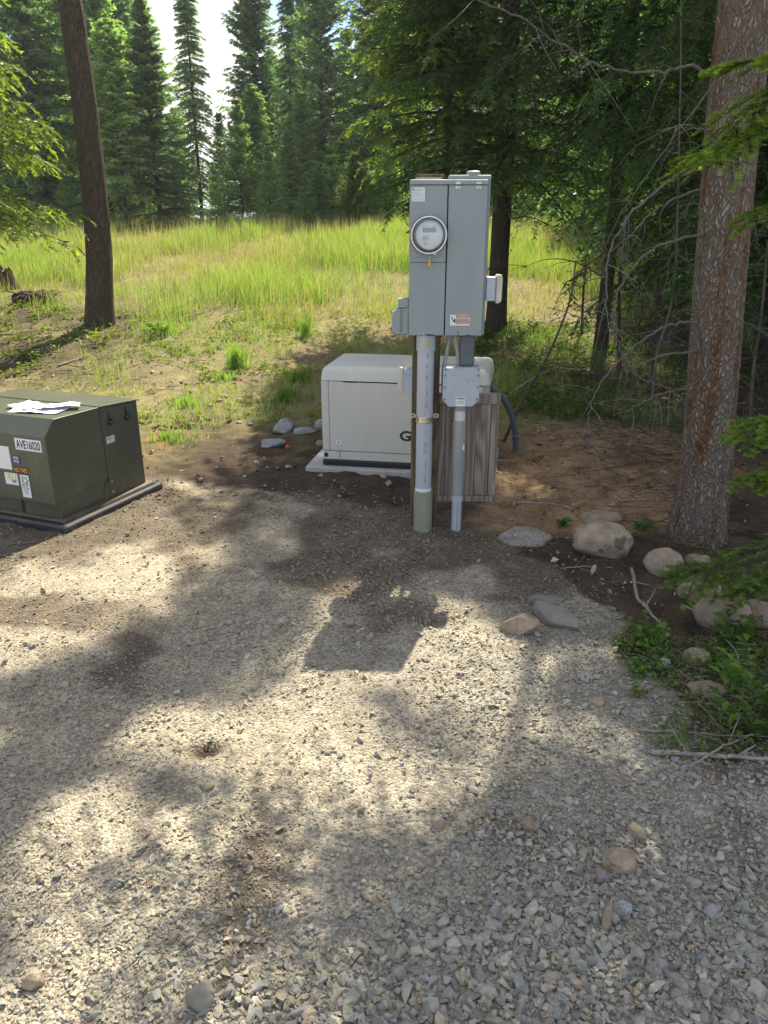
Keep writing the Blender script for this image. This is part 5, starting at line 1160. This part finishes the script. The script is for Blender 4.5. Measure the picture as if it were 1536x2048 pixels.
# ------------------------------------------------------------------ young fir reaching in from the right
yf_o = empty('young_fir', (2.35, 3.0, Tz(2.35, 3.0)), 0, 'young fir with bright green needle sprays reaching in from the right edge', 'tree')
link('trunk', trunk_mesh('trunk', 3.4, 0.045, 0.01, 44, 12, 24), M['bark'], yf_o)
def needle_bough(pxs, Y0, Y1, J, K, twl, seed, light, name='bough'):
    n = len(pxs); pts = [at(a_, b_, Y0 + (Y1 - Y0) * i / (n - 1)) for i, (a_, b_) in enumerate(pxs)]
    root = Vector((2.35, 3.0, pts[0].z - 0.05)); cp = curve_pts([root] + pts, 8); rng = np.random.default_rng(seed)
    tl_ = [([c_ - yf_o.location for c_ in cp], [0.007 * (1 - 0.8 * i / len(cp)) for i in range(len(cp))])]
    P_ = np.array([c_[:] for c_ in cp]); m_ = len(P_)
    B, D, Ln = [], [], []
    for j in range(J):
        f = rng.uniform(0.40, 0.995); i = min(int(f * (m_ - 1)), m_ - 2); tn = P_[i + 1] - P_[i]; tn /= np.linalg.norm(tn); lt = np.cross(tn, UPZ); lt /= np.linalg.norm(lt)
        s = 1 if j % 2 else -1; d = tn * 0.75 + lt * s * 0.7 + UPZ * rng.uniform(-0.25, 0.1); d /= np.linalg.norm(d)
        l = twl * (1.15 - 0.6 * f) * rng.uniform(0.6, 1.2); B.append(P_[i]); D.append(d); Ln.append(l)
        a_ = Vector(P_[i]) - yf_o.location; tl_.append(([a_, a_ + Vector(d) * l * 0.5 - Vector((0, 0, 0.02 * l)), a_ + Vector(d) * l - Vector((0, 0, 0.12 * l))], [0.0028, 0.002, 0.001]))
    B.append(P_[-2]); d = P_[-1] - P_[-2]; D.append(d / np.linalg.norm(d)); Ln.append(twl * 0.5)
    B, D, Ln = np.array(B), np.array(D), np.array(Ln); nb = len(B)
    # sub-twigs
    J2 = 7; t = (np.linspace(0.15, 1, J2)[None] + rng.uniform(-.05, .05, (nb, J2)))[..., None]
    p = B[:, None] + D[:, None] * Ln[:, None, None] * t - UPZ * 0.12 * Ln[:, None, None] * t ** 2
    lt = nrm(np.cross(D, UPZ))[:, None]; sd = np.where(np.arange(J2) % 2 == 0, 1., -1.)[None, :, None]
    wd = nrm(D[:, None] * 0.7 + lt * sd * 0.75 + UPZ * rng.normal(-0.05, 0.1, (nb, J2, 1))); wd[:, -1] = D
    l2 = Ln[:, None, None] * 0.42 * (1.1 - 0.6 * t) * rng.uniform(0.7, 1.2, (nb, J2, 1))
    # axes that carry needles: main twigs and sub-twigs
    AB = np.concatenate([B, p.reshape(-1, 3)]); AD = np.concatenate([D, wd.reshape(-1, 3)]); AL = np.concatenate([Ln, l2.reshape(-1)])
    AF = np.concatenate([np.zeros(nb), np.ones(nb * J2)])
    na = len(AB); u = (np.linspace(0.02, 1, K)[None] + rng.uniform(-.02, .02, (na, K)))[..., None]
    q = AB[:, None] + AD[:, None] * AL[:, None, None] * u - UPZ * (0.12 * AL[:, None, None] * u ** 2) * (1 - AF)[:, None, None]
    lt = nrm(np.cross(AD, UPZ))[:, None]; sd = np.where(np.arange(K) % 2 == 0, 1., -1.)[None, :, None]
    nd = nrm(AD[:, None] * 0.55 + lt * sd * rng.uniform(0.5, 1.0, (na, K, 1)) + UPZ * rng.normal(0.12, 0.32, (na, K, 1)))
    nl = 0.024 * rng.uniform(0.75, 1.2, (na, K, 1)) * (1.0 - 0.35 * u); hw = AD[:, None] * 0.0017 + UPZ * rng.normal(0, 0.0005, (na, K, 1))
    V = np.stack([q - hw, q + hw, q + nd * nl], -2).reshape(-1, 3) - np.array(yf_o.location[:])
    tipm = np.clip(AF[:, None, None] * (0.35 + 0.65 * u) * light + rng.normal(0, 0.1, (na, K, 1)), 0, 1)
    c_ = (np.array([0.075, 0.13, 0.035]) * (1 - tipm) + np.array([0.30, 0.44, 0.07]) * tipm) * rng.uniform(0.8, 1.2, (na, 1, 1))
    C = np.repeat(c_[:, :, None, :], 3, 2).reshape(-1, 3)
    bo = link(name, arr_mesh('needles', V, tri_f(V), C), M['leaf_lit'], yf_o)
    tubes('branch', tl_, M['bark'], bo, 5)
needle_bough([(1620, 150), (1560, 165), (1500, 215), (1450, 290), (1425, 305)], 2.95, 2.85, 22, 46, 0.24, 1, 1.0)
needle_bough([(1640, 90), (1570, 100), (1510, 120), (1462, 128)], 2.95, 2.8, 14, 46, 0.20, 2, 1.0)
needle_bough([(1640, 250), (1570, 250), (1520, 250), (1482, 285)], 2.9, 2.8, 14, 46, 0.20, 3, 0.9)
needle_bough([(1640, 400), (1590, 400), (1540, 415), (1505, 440)], 2.9, 2.8, 10, 46, 0.18, 8, 0.8)
needle_bough([(1640, 830), (1580, 835), (1530, 850), (1488, 868)], 2.9, 2.8, 16, 46, 0.18, 4, 0.9)
needle_bough([(1640, 930), (1590, 930), (1545, 940), (1500, 960)], 2.9, 2.85, 12, 46, 0.17, 5, 0.9)
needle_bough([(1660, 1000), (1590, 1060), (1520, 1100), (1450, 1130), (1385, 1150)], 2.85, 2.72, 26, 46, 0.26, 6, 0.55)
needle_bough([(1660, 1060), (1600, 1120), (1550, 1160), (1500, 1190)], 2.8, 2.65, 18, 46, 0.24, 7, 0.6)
# fir sprays hanging from above beside the pine
hb = empty('hanging_fir', (2.1, 4.9, Tz(2.1, 4.9)), 0, 'slim fir whose yellowish sprays hang left of the big pine top', 'tree')
link('trunk', trunk_mesh('trunk', 6.5, 0.05, 0.01, 46, 10, 30), M['bark'], hb)
V, C, lv, lf = crown_arrays(47, 6.4, 2.35, 0.95, 62, prof=0.5, J=18, K=16, leaf=0.035, lw=0.006, twf=0.4, droop=0.65, tdroop=0.6, eb=-0.1, et=0.4, cin=(0.05, 0.08, 0.02), ctip=(0.15, 0.20, 0.045))
link('crown', arr_mesh('crown', V, tri_f(V), C), M['leaf_lit'], hb); link('limbs', arr_mesh('limbs', lv, lf), M['bark'], hb)
# ------------------------------------------------------------------ grass and weeds
rng = np.random.default_rng(77)
def blades(x, y, h, wdt, col, tipc, lean=0.48, z=None, rng=rng):
    n = len(x); z = T(x, y) if z is None else z
    a = rng.uniform(0, 2 * np.pi, n); la = rng.normal(0, lean, n) * h; lb_ = rng.uniform(0, 2 * np.pi, n)
    b = np.stack([x, y, z - 0.01], -1); sd = np.stack([np.cos(a), np.sin(a), 0 * a], -1) * (wdt / 2)[:, None]
    ln = np.stack([np.cos(lb_) * la, np.sin(lb_) * la, h], -1)
    m_ = b + ln * np.array([0.35, 0.35, 0.58]); t = b + ln
    V = np.stack([b - sd, b + sd, m_ + sd * 0.8, m_ - sd * 0.8, t], 1).reshape(-1, 3)
    o = (np.arange(n) * 5)[:, None]
    F_ = np.concatenate([o + [0, 1, 2], o + [0, 2, 3], o + [3, 2, 4]])
    C_ = np.repeat(col[:, None, :], 5, 1); C_[:, 4] = tipc; C_[:, 2:4] = 0.5 * (col + tipc)[:, None, :]
    return V, F_, C_.reshape(-1, 3)
def pal(n, a, b, rng, j=0.2):
    t = rng.random((n, 1)); return (np.array(a) * (1 - t) + np.array(b) * t) * rng.uniform(1 - j, 1 + j, (n, 1))
acc = []
def add(Vf): acc.append(Vf)
def flush(name, mat):
    V, Fs, C, off = [], [], [], 0
    for v, f, c_ in acc: V.append(v); Fs.append(f + off); C.append(c_); off += len(v)
    acc.clear(); return link(name, arr_mesh(name, np.concatenate(V), np.concatenate(Fs), np.concatenate(C)), mat)
def frustum(n, y0, y1, pw=1.0, lm=1.06, rm=1.06, rng=rng):
    y = y0 + (y1 - y0) * rng.random(n) ** pw; hw = 0.512 * (y * 0.937 + 0.30); return rng.uniform(-1, 1, n) * hw * lm + 0.3, y
GREEN, LIME, TAN, STRAW = (0.15, 0.27, 0.06), (0.28, 0.43, 0.11), (0.44, 0.34, 0.21), (0.55, 0.48, 0.31)
# tall meadow grass
x, y = frustum(190000, 9.2, 22.5, 0.85)
pn = fbm(x * 0.55, y * 0.40, 81, 3); pn2 = fbm(x * 1.7, y * 1.2, 83, 3)
under_trees = sstep(2.4, 3.4, x - 0.30 * (y - 9.0)); edge = sstep(9.4, 10.6, y + 2.2 * (pn2 - 0.5))
keep = rng.random(len(x)) < edge * (0.25 + 0.75 * sstep(0.36, 0.56, pn + 0.35 * (pn2 - .5))) * (1 - under_trees) * (1 - 0.75 * sstep(-3.0, -3.6, x) * sstep(11.2, 10.2, y))
x, y, pn, pn2 = x[keep], y[keep], pn[keep], pn2[keep]; n = len(x)
pc = [(gp(400, 528), 1.6, 1.0, 1), (gp(560, 520), 1.5, 0.8, 0.8), (gp(690, 640), 1.3, 0.7, 1), (gp(470, 455), 2.0, 1.5, .7), (gp(330, 600), 0.9, 0.7, -1), (gp(640, 575), 1.2, 0.8, -1), (gp(560, 610), 0.8, 0.4, -1), (gp(760, 540), 1.2, 1.6, -1)]
pb = sum(w_ * np.exp(-((x - c_.x) / a_) ** 2 - ((y - c_.y) / b_) ** 2) for c_, a_, b_, w_ in pc)
tanm = np.clip(sstep(0.50, 0.36, pn + 0.5 * (pn2 - 0.5)) + pb, 0, 1); tm = (rng.random(n) < 0.28 + 0.55 * tanm)
h = rng.uniform(0.14, 0.42, n) * (0.55 + 0.8 * sstep(0.35, 0.65, pn - 0.25 * pb)) * 0.9 * (0.35 + 1.15 * fbm(x * 2.6, y * 2.0, 85, 3))
col = pal(n, GREEN, LIME, rng); tip = pal(n, LIME, (0.36, 0.40, 0.08), rng)
col[tm] = pal(tm.sum(), (0.24, 0.20, 0.08), TAN, rng); tip[tm] = pal(tm.sum(), TAN, STRAW, rng)
add(blades(x, y, h, rng.uniform(0.0045, 0.009, n) * (0.6 + 0.03 * y), col, tip))
# seed heads above the grass
k = rng.random(n) < 0.13; xs, ys = x[k], y[k]; ns = len(xs)
add(blades(xs, ys, rng.uniform(0.4, 0.7, ns) * (0.65 + 0.15 * sstep(12, 20, ys)), np.full(ns, 0.007), pal(ns, (0.22, 0.22, 0.08), TAN, rng), pal(ns, (0.36, 0.26, 0.14), STRAW, rng), 0.12))
# short thin grass on the bank
x, y = frustum(60000, 5.6, 10.6, 0.9)
pn = fbm(x * 1.4, y * 1.4, 91, 3); ok = rng.random(len(x)) < 0.55 * sstep(0.50, 0.68, pn + 0.13 * sstep(6.5, 9.5, y)) * sstep(5.6, 6.8, y + (pn - 0.5)) * (1 - sstep(1.5, 2.6, x)) * (1 - 0.7 * sstep(-2.6, -3.6, x) * sstep(10.5, 9.5, y))
x, y = x[ok], y[ok]; n = len(x)
tm = rng.random(n) < 0.4; col = pal(n, GREEN, LIME, rng); tip = pal(n, LIME, (0.33, 0.36, 0.08), rng); col[tm] = pal(tm.sum(), (0.2, 0.17, 0.07), TAN, rng); tip[tm] = pal(tm.sum(), TAN, STRAW, rng)
add(blades(x, y, rng.uniform(0.03, 0.13, n), rng.uniform(0.004, 0.008, n), col, tip, 0.5))
# shaded grass right of the generator
x = rng.uniform(0.6, 3.2, 9000); y = rng.uniform(6.0, 9.5, 9000); ok = rng.random(9000) < sstep(0.4, 0.6, fbm(x * 1.8, y * 1.8, 95, 3)); x, y = x[ok], y[ok]; n = len(x)
add(blades(x, y, rng.uniform(0.04, 0.16, n), rng.uniform(0.004, 0.008, n), pal(n, (0.07, 0.12, 0.025), GREEN, rng), pal(n, GREEN, LIME, rng), 0.5))
tag(flush('meadow_grass', M['blade']), 'lime green and straw coloured grass over the field and bank', 'grass', kind='stuff')

# single grass tufts
def tuft(label, px, py, hpx, nb, spread, colA=GREEN, colB=LIME, lean=0.3, group='single grass tufts on the bank', seed=0):
    p = gp(px, py); sc = F / (p.y * math.cos(PITCH) + (CH - p.z) * math.sin(PITCH)); hh = hpx / sc; rg_ = np.random.default_rng(seed + int(px))
    r = np.abs(rg_.normal(0, spread, nb)); a = rg_.uniform(0, 6.28, nb); x = r * np.cos(a); y = r * np.sin(a)
    h = hh * rg_.uniform(0.45, 1.08, nb); V, F_, C_ = blades(x, y, h, rg_.uniform(0.005, 0.009, nb), pal(nb, colA, colB, rg_), pal(nb, colB, (0.36, 0.42, 0.08), rg_), lean, z=T(p.x + x, p.y + y) - p.z, rng=rg_)
    o = empty('grass_tuft', p, 0, label, 'grass tuft', group); link('blades', arr_mesh('blades', V, F_, C_), M['blade'], o)
    return o
tuft('bright upright grass tuft in the middle of the bank', 475, 737, 52, 420, 0.06, lean=0.25)
tuft('tall thin grass tuft right of the bright bank tuft', 612, 672, 48, 130, 0.05)
tuft('bushy grass tuft beyond the bank, centre of field', 522, 560, 40, 300, 0.14)
tuft('grass tuft at the left picture edge of the field', 62, 545, 50, 350, 0.25)
tuft('small grass tuft at the foot of the shady bank', 572, 800, 34, 260, 0.08, (0.06, 0.11, 0.02), GREEN)
tuft('dark grass tuft left of the generator top', 590, 765, 30, 260, 0.12, (0.06, 0.11, 0.02), GREEN)
tuft('short grass tuft left of the bright bank tuft', 330, 668, 30, 260, 0.16)
tuft('sparse grass tuft above the cobble row', 445, 760, 20, 140, 0.10)
tuft('grass tuft growing beside the transformer back corner', 372, 812, 26, 260, 0.16)
tuft('low grass tuft right of the transformer back corner', 335, 880, 22, 200, 0.14)

# low leafy weeds: rosettes of small leaves
def leaves(c0, d, up, ln, wd, cols):
    """kite-shaped leaves folded along the midrib"""
    s = nrm(np.cross(d, up)); n = len(c0)
    V = np.stack([c0, c0 + d * (ln * 0.45)[:, None] + s * (wd / 2)[:, None] + up * (ln * 0.10)[:, None], c0 + d * ln[:, None] - up * (ln * 0.12)[:, None], c0 + d * (ln * 0.45)[:, None] - s * (wd / 2)[:, None] + up * (ln * 0.10)[:, None]], 1).reshape(-1, 3)
    o = (np.arange(n) * 4)[:, None]; F_ = np.concatenate([o + [0, 1, 2], o + [0, 2, 3]])
    return V, F_, np.repeat(cols, 4, 0)
def weed_field(x, y, per, hmax, ln0, colA, colB, rng):
    n = len(x); X = np.repeat(x, per); Y = np.repeat(y, per); k = len(X)
    a = rng.uniform(0, 6.28, k); el = rng.uniform(-0.1, 0.9, k); d = nrm(np.stack([np.cos(a), np.sin(a), el], -1))
    c0 = np.stack([X + rng.normal(0, 0.03, k), Y + rng.normal(0, 0.03, k), T(X, Y) + rng.uniform(0.0, 1, k) * np.repeat(rng.uniform(0.3, 1, n), per) * hmax], -1)
    ln = ln0 * rng.uniform(0.5, 1.3, k); cols = pal(k, colA, colB, rng)
    return leaves(c0, d, nrm(np.stack([rng.normal(0, .25, k), rng.normal(0, .25, k), np.ones(k)], -1)), ln, ln * rng.uniform(0.3, 0.6, k), cols)
x = rng.uniform(-6.5, 0.5, 2600); y = rng.uniform(6.2, 10.5, 2600); ok = (rng.random(2600) < 0.6 * sstep(0.45, 0.65, fbm(x * 1.3, y * 1.3, 97, 3) + 0.06 * (x < -2.5))) & (np.abs(x - 0.1 * y) < 9)
add(weed_field(x[ok], y[ok], 9, 0.10, 0.055, (0.13, 0.19, 0.03), (0.27, 0.34, 0.05), rng))
x = rng.uniform(0.9, 4.2, 1500); y = rng.uniform(6.2, 9.8, 1500); ok = rng.random(1500) < sstep(0.42, 0.6, fbm(x * 1.5, y * 1.5, 99, 3))
add(weed_field(x[ok], y[ok], 9, 0.14, 0.06, (0.05, 0.09, 0.02), (0.12, 0.18, 0.03), rng))
x = rng.uniform(0.92, 1.75, 260); y = rng.uniform(2.0, 2.75, 260); ok = (x > 0.93 + 0.10 * np.sin(y * 9)) & (rng.random(260) < 0.75)
add(weed_field(x[ok], y[ok], 16, 0.07, 0.022, (0.08, 0.14, 0.03), (0.16, 0.25, 0.05), rng))
x = rng.uniform(0.6, 2.6, 60); y = rng.uniform(3.6, 5.2, 60); ok = x > 0.75
add(weed_field(x[ok], y[ok], 6, 0.06, 0.035, (0.06, 0.10, 0.02), (0.10, 0.17, 0.03), rng))
tag(flush('low_weeds', M['plant']), 'small leafy weeds scattered over bank and wood edge', 'weeds', kind='stuff')

# leafy plants at the lower right
def leafy(label, px, py, hgt, nst, spread, ln0, seed, colA=(0.085, 0.17, 0.035), colB=(0.18, 0.31, 0.06), per=9, wid=0.6):
    p = gp(px, py); rg_ = np.random.default_rng(seed); o = empty('leafy_plant', p, 0, label, 'plant', 'leafy plants by the boulders')
    tl_ = []; C0, Dd, LN = [], [], []
    for s in range(nst):
        a = rg_.uniform(0, 6.28); r = rg_.uniform(0, 0.02); t_ = Vector((math.cos(a) * spread * rg_.uniform(.3, 1), math.sin(a) * spread * rg_.uniform(.3, 1), hgt * rg_.uniform(0.55, 1.05)))
        b0 = Vector((math.cos(a) * r, math.sin(a) * r, -0.01)); cp = curve_pts([b0, b0 + t_ * 0.5 + Vector((0, 0, 0.1 * hgt)), b0 + t_], 5); tl_.append((cp, [0.0022 * (1 - 0.06 * i) for i in range(len(cp))]))
        for k in range(per):
            f = 0.25 + 0.75 * (k + 1) / per; c_ = cp[min(int(f * (len(cp) - 1)), len(cp) - 1)]; b_ = a + (1 if k % 2 else -1) * rg_.uniform(0.6, 1.4)
            C0.append(c_[:]); Dd.append((math.cos(b_), math.sin(b_), rg_.uniform(-0.15, 0.5))); LN.append(ln0 * rg_.uniform(0.6, 1.25))
    C0, Dd, LN = np.array(C0), nrm(np.array(Dd)), np.array(LN); n = len(C0)
    V, F_, C_ = leaves(C0, Dd, nrm(np.stack([rg_.normal(0, .2, n), rg_.normal(0, .2, n), np.ones(n)], -1)), LN, LN * wid * rg_.uniform(0.8, 1.2, n), pal(n, colA, colB, rg_))
    link('foliage', arr_mesh('foliage', V, F_, C_), M['plant'], o); tubes('stems', tl_, simple('green_stem', (0.09, 0.12, 0.03), 0.7) if 'stem' not in M else M['stem'], o, 4)
    return o
M['stem'] = simple('green_stem', (0.09, 0.12, 0.03), 0.7)
leafy('round-leaved bushy plant at the gravel edge left of the big boulder', 1300, 1300, 0.13, 12, 0.10, 0.032, 1, wid=0.85)
leafy('small round-leaved plant in front of the bushy one', 1272, 1345, 0.06, 7, 0.05, 0.024, 2, wid=0.8)
leafy('broad-leaved plant in front of the big round boulder', 1462, 1290, 0.12, 6, 0.06, 0.060, 3, wid=0.55)
leafy('tall leafy plant at the right edge below the boulders', 1512, 1400, 0.20, 10, 0.14, 0.055, 4, wid=0.5)
leafy('leafy plant at the right edge above the sticks', 1520, 1470, 0.15, 9, 0.14, 0.060, 5, (0.06, 0.11, 0.02), (0.14, 0.22, 0.04), wid=0.42)
leafy('feathery low plant between gravel edge and pale oval cobble', 1340, 1340, 0.07, 14, 0.12, 0.020, 6, wid=0.35)
leafy('feathery low plant right of the pale oval cobble', 1440, 1350, 0.09, 14, 0.12, 0.022, 7, wid=0.35)
leafy('yellow-green seedling at the gravel edge below the bushy plant', 1284, 1398, 0.04, 4, 0.03, 0.022, 8, (0.12, 0.17, 0.03), (0.2, 0.25, 0.05))
leafy('seedling in the brown dirt above the largest boulder', 1288, 1060, 0.07, 5, 0.04, 0.04, 9)
leafy('seedling in the brown dirt left of the largest boulder', 1118, 1050, 0.07, 5, 0.04, 0.045, 10)
leafy('yellow-leaved plant in front of the leaning trunk', 200, 690, 0.16, 7, 0.12, 0.07, 11, (0.20, 0.24, 0.03), (0.34, 0.36, 0.05))
leafy('bushy green plant right of the leaning trunk', 318, 672, 0.20, 10, 0.16, 0.07, 12, (0.13, 0.20, 0.03), (0.24, 0.33, 0.05))
leafy('small green plant left of the leaning trunk shadow', 62, 722, 0.14, 7, 0.12, 0.07, 13, (0.10, 0.17, 0.03), (0.2, 0.3, 0.05))

# sticks
def stick(label, pxs, r0, mat='stick', lift=0.012, ground=True, Y=None, name='stick', tw=2):
    pts = [gp(a_, b_) + Vector((0, 0, lift)) for a_, b_ in pxs] if ground else [at(a_, b_, Y) for a_, b_ in pxs]
    p0 = pts[0].copy(); cp = curve_pts(pts, 6); m_ = len(cp); cp = [c_ + Vector((rg.gauss(0, .002), rg.gauss(0, .002), rg.gauss(0, .0015))) - p0 for c_ in cp]
    tl_ = [(cp, [r0 * (1 - 0.5 * i / m_) * rg.uniform(0.88, 1.1) for i in range(m_)])]
    for k in range(tw):
        i = rg.randrange(2, m_ - 2); d2 = Vector((rg.uniform(-1, 1), rg.uniform(-1, 1), rg.uniform(0, .4))).normalized() * rg.uniform(0.04, 0.12); tl_.append(([cp[i], cp[i] + d2 * 0.5, cp[i] + d2], [r0 * 0.4, r0 * 0.3, r0 * 0.15]))
    o = tubes(name, tl_, M[mat], None, 8); o.location = p0
    return tag(o, label, 'stick', 'sticks lying on the ground')
stick('thick bare stick lying along the gravel edge at the right', [(1300, 1514), (1350, 1516), (1420, 1522), (1480, 1524), (1560, 1530)], 0.010)
stick('thin stick crossing the thick bare stick', [(1380, 1545), (1430, 1515), (1480, 1490), (1540, 1470)], 0.004, lift=0.02)
stick('long straight stick above the thick bare stick', [(1280, 1470), (1360, 1472), (1450, 1478), (1550, 1482)], 0.004)
stick('pale crooked stick on the dark soil beside the leafy plant', [(1263, 1142), (1268, 1170), (1275, 1200), (1290, 1222), (1310, 1245), (1330, 1262)], 0.009, tw=4)
stick('curved bare twig arching over the weeds', [(1362, 1225), (1420, 1262), (1450, 1300), (1470, 1330), (1482, 1380), (1478, 1430), (1455, 1470)], 0.004, lift=0.04, tw=5)
stick('thin root-like twig on the dark soil above the wedge stone', [(1120, 1142), (1160, 1138), (1195, 1140), (1225, 1140)], 0.003)
stick('thin twig on the brown dirt left of the largest boulder', [(1030, 1010), (1090, 1012), (1130, 1018), (1170, 1030)], 0.005)
stick('broken branch lying on the bank left of the bright tuft', [(300, 660), (345, 645), (395, 632), (440, 615)], 0.012, 'stick', 0.03)
stick('short pale stick on the litter below the leaning trunk', [(115, 735), (150, 722), (180, 712)], 0.012)
stick('pale stick lying left on the shaded litter', [(20, 730), (60, 700), (85, 690)], 0.012)
stick('thin dead branch lying across the wood edge', [(1000, 812), (1080, 760), (1130, 748), (1230, 768)], 0.012, 'stick', 0.05)
stick('grey dead branch on the ground below the cedars', [(1100, 735), (1160, 750), (1215, 765)], 0.014, 'twig', 0.05)
# twig litter
def twig_litter(name, label, n, xr, yr, lr, r, mat, seed, hmax=0.03, mask=None, up=0.1):
    rg_ = np.random.default_rng(seed); x = rg_.uniform(*xr, n); y = rg_.uniform(*yr, n)
    if mask is not None:
        k = mask(x, y); x, y = x[k], y[k]
    n = len(x); a = rg_.uniform(0, 6.28, n); ln = rg_.uniform(lr[0], lr[1], n)
    D = nrm(np.stack([np.cos(a), np.sin(a), rg_.normal(0, up, n)], -1)); B = np.stack([x, y, T(x, y) + rg_.uniform(0.0, 1, n) ** 2 * hmax + 0.004], -1)
    V, F_ = limb_arrays(B, D, ln, rg_.uniform(0.6, 1.4, n) * r, 0.1 * rg_.normal(0, 1) * 0 + 0.05, 0, 4)
    return tag(link(name, arr_mesh(name, V, F_), M[mat]), label, 'twigs', kind='stuff')
twig_litter('brushwood', 'tangle of dead twigs on the ground beneath the cedars', 1300, (1.6, 5.0), (4.4, 8.4), (0.15, 0.8), 0.003, 'twig_dark', 5, 0.45, lambda x, y: x > 1.55 + 0.25 * (y - 4.4) * 0.4, 0.25)
twig_litter('brushwood', 'dark twig litter beneath the pine and cedars', 2200, (1.35, 4.5), (2.8, 8.0), (0.08, 0.4), 0.003, 'twig_dark', 6, 0.10)
twig_litter('twig_litter', 'fallen twigs and bark bits around the leaning trunk', 700, (-6.5, -2.4), (7.2, 10.5), (0.06, 0.30), 0.004, 'twig_dark', 7, 0.06, None, 0.2)
twig_litter('twig_litter', 'pale broken twigs around the leaning trunk', 420, (-6.5, -1.0), (6.6, 10.0), (0.05, 0.25), 0.004, 'stick', 8, 0.05, None, 0.2)
twig_litter('twig_litter', 'dead needles and stalks by the sticks at lower right', 900, (0.95, 1.8), (1.9, 2.8), (0.03, 0.14), 0.0012, 'stick', 9, 0.02)
twig_litter('needle_litter', 'fallen needles and bits of twig strewn on the gravel', 1500, (-2.2, 1.6), (1.0, 5.0), (0.015, 0.06), 0.0009, 'stick', 12, 0.012, lambda x, y: np.abs(x) < 0.25 + 0.56 * y)
twig_litter('root_litter', 'fine roots and twigs across the brown dirt', 420, (0.7, 2.4), (3.9, 6.2), (0.05, 0.3), 0.0018, 'twig_dark', 10, 0.015)

# stump and upturned root
sp = gp(22, 578); so_ = empty('tree_stump', sp, 0, 'splintered brown stump at the left edge of the field', 'stump')
bm = bmesh.new(); rows = []
for i, z in enumerate(np.linspace(-0.05, 0.27, 9)):
    row = []
    for k in range(20):
        a = 2 * math.pi * k / 20; r = 0.115 * (1 + 0.45 * math.exp(-(z + 0.05) / 0.06)) * (1 + 0.22 * (float(vnoise(k * 0.7, 3.3 + z, 2)) - 0.5)); jag = (0.05 * math.sin(k * 1.9) + 0.03 * math.sin(k * 4.7)) if i == 8 else 0
        row.append(bm.verts.new((r * math.cos(a) - 0.25 * z, r * math.sin(a), z + jag)))
    rows.append(row)
for i in range(8):
    for k in range(20): bm.faces.new((rows[i][k], rows[i][(k + 1) % 20], rows[i + 1][(k + 1) % 20], rows[i + 1][k]))
bm_obj('stump_body', bm, M['stump'], so_, smooth=True)
cvt = []
for k in range(20):
    cvt.append(rows)
bm = bmesh.new(); ring = []
for k in range(20):
    a = 2 * math.pi * k / 20; ring.append(bm.verts.new((0.10 * math.cos(a) - 0.065, 0.10 * math.sin(a), 0.245 + 0.02 * math.sin(k * 2.2))))
bm.faces.new(ring); bm_obj('cut_top', bm, M['stick'], so_)
rp_ = gp(70, 604); ro = empty('root_clump', rp_, 0, 'dark upturned root clump beside the splintered stump', 'root clump')
bm = bmesh.new(); bmesh.ops.create_icosphere(bm, subdivisions=4, radius=1)
for v in bm.verts:
    c_ = v.co.copy(); nse = float(fbm(c_.x * 2.4 + 4, c_.y * 2.4 + c_.z * 2, 12, 4)) - 0.5
    v.co = Vector((c_.x * 0.27, c_.y * 0.2, c_.z * 0.12 + 0.03)) * (1 + 0.9 * nse)
bm_obj('root_ball', bm, simple('dark_root_soil', (0.035, 0.024, 0.017), 0.95, var=0.5, scale=14, bump=1.0, bscale=30), ro, smooth=True)
tl_ = []
for k in range(26):
    a = rg.uniform(0, 6.28); s0 = Vector((0.2 * math.cos(a), 0.14 * math.sin(a), rg.uniform(0.0, 0.1))); d2 = Vector((math.cos(a), math.sin(a), rg.uniform(-.2, .5))) * rg.uniform(0.1, 0.3)
    tl_.append((curve_pts([s0, s0 + d2 * 0.5 + Vector((0, 0, .02)), s0 + d2 - Vector((0, 0, .03))], 4), [0.010 * (1 - 0.1 * i) for i in range(9)]))
tubes('roots', tl_, M['twig_dark'], ro, 5)

# ------------------------------------------------------------------ thin haze volume added to pale and lighten the far trees
hz = box('haze', (-1600, 1600), (-1600, 1600), (-1.5, 17.5), None, None, 0)
m = bpy.data.materials.new('added_haze'); m.use_nodes = True; nt = m.node_tree; nt.nodes.clear()
o_ = nt.nodes.new('ShaderNodeOutputMaterial'); pv = nt.nodes.new('ShaderNodeVolumePrincipled'); pv.inputs['Color'].default_value = (0.92, 0.95, 1.0, 1)
pv.inputs['Density'].default_value = 0.0010; pv.inputs['Anisotropy'].default_value = 0.35
nt.links.new(pv.outputs[0], o_.inputs['Volume']); hz.data.materials.clear(); hz.data.materials.append(m)
tag(hz, 'thin pale haze added to lighten the far trees', 'haze', kind='stuff')
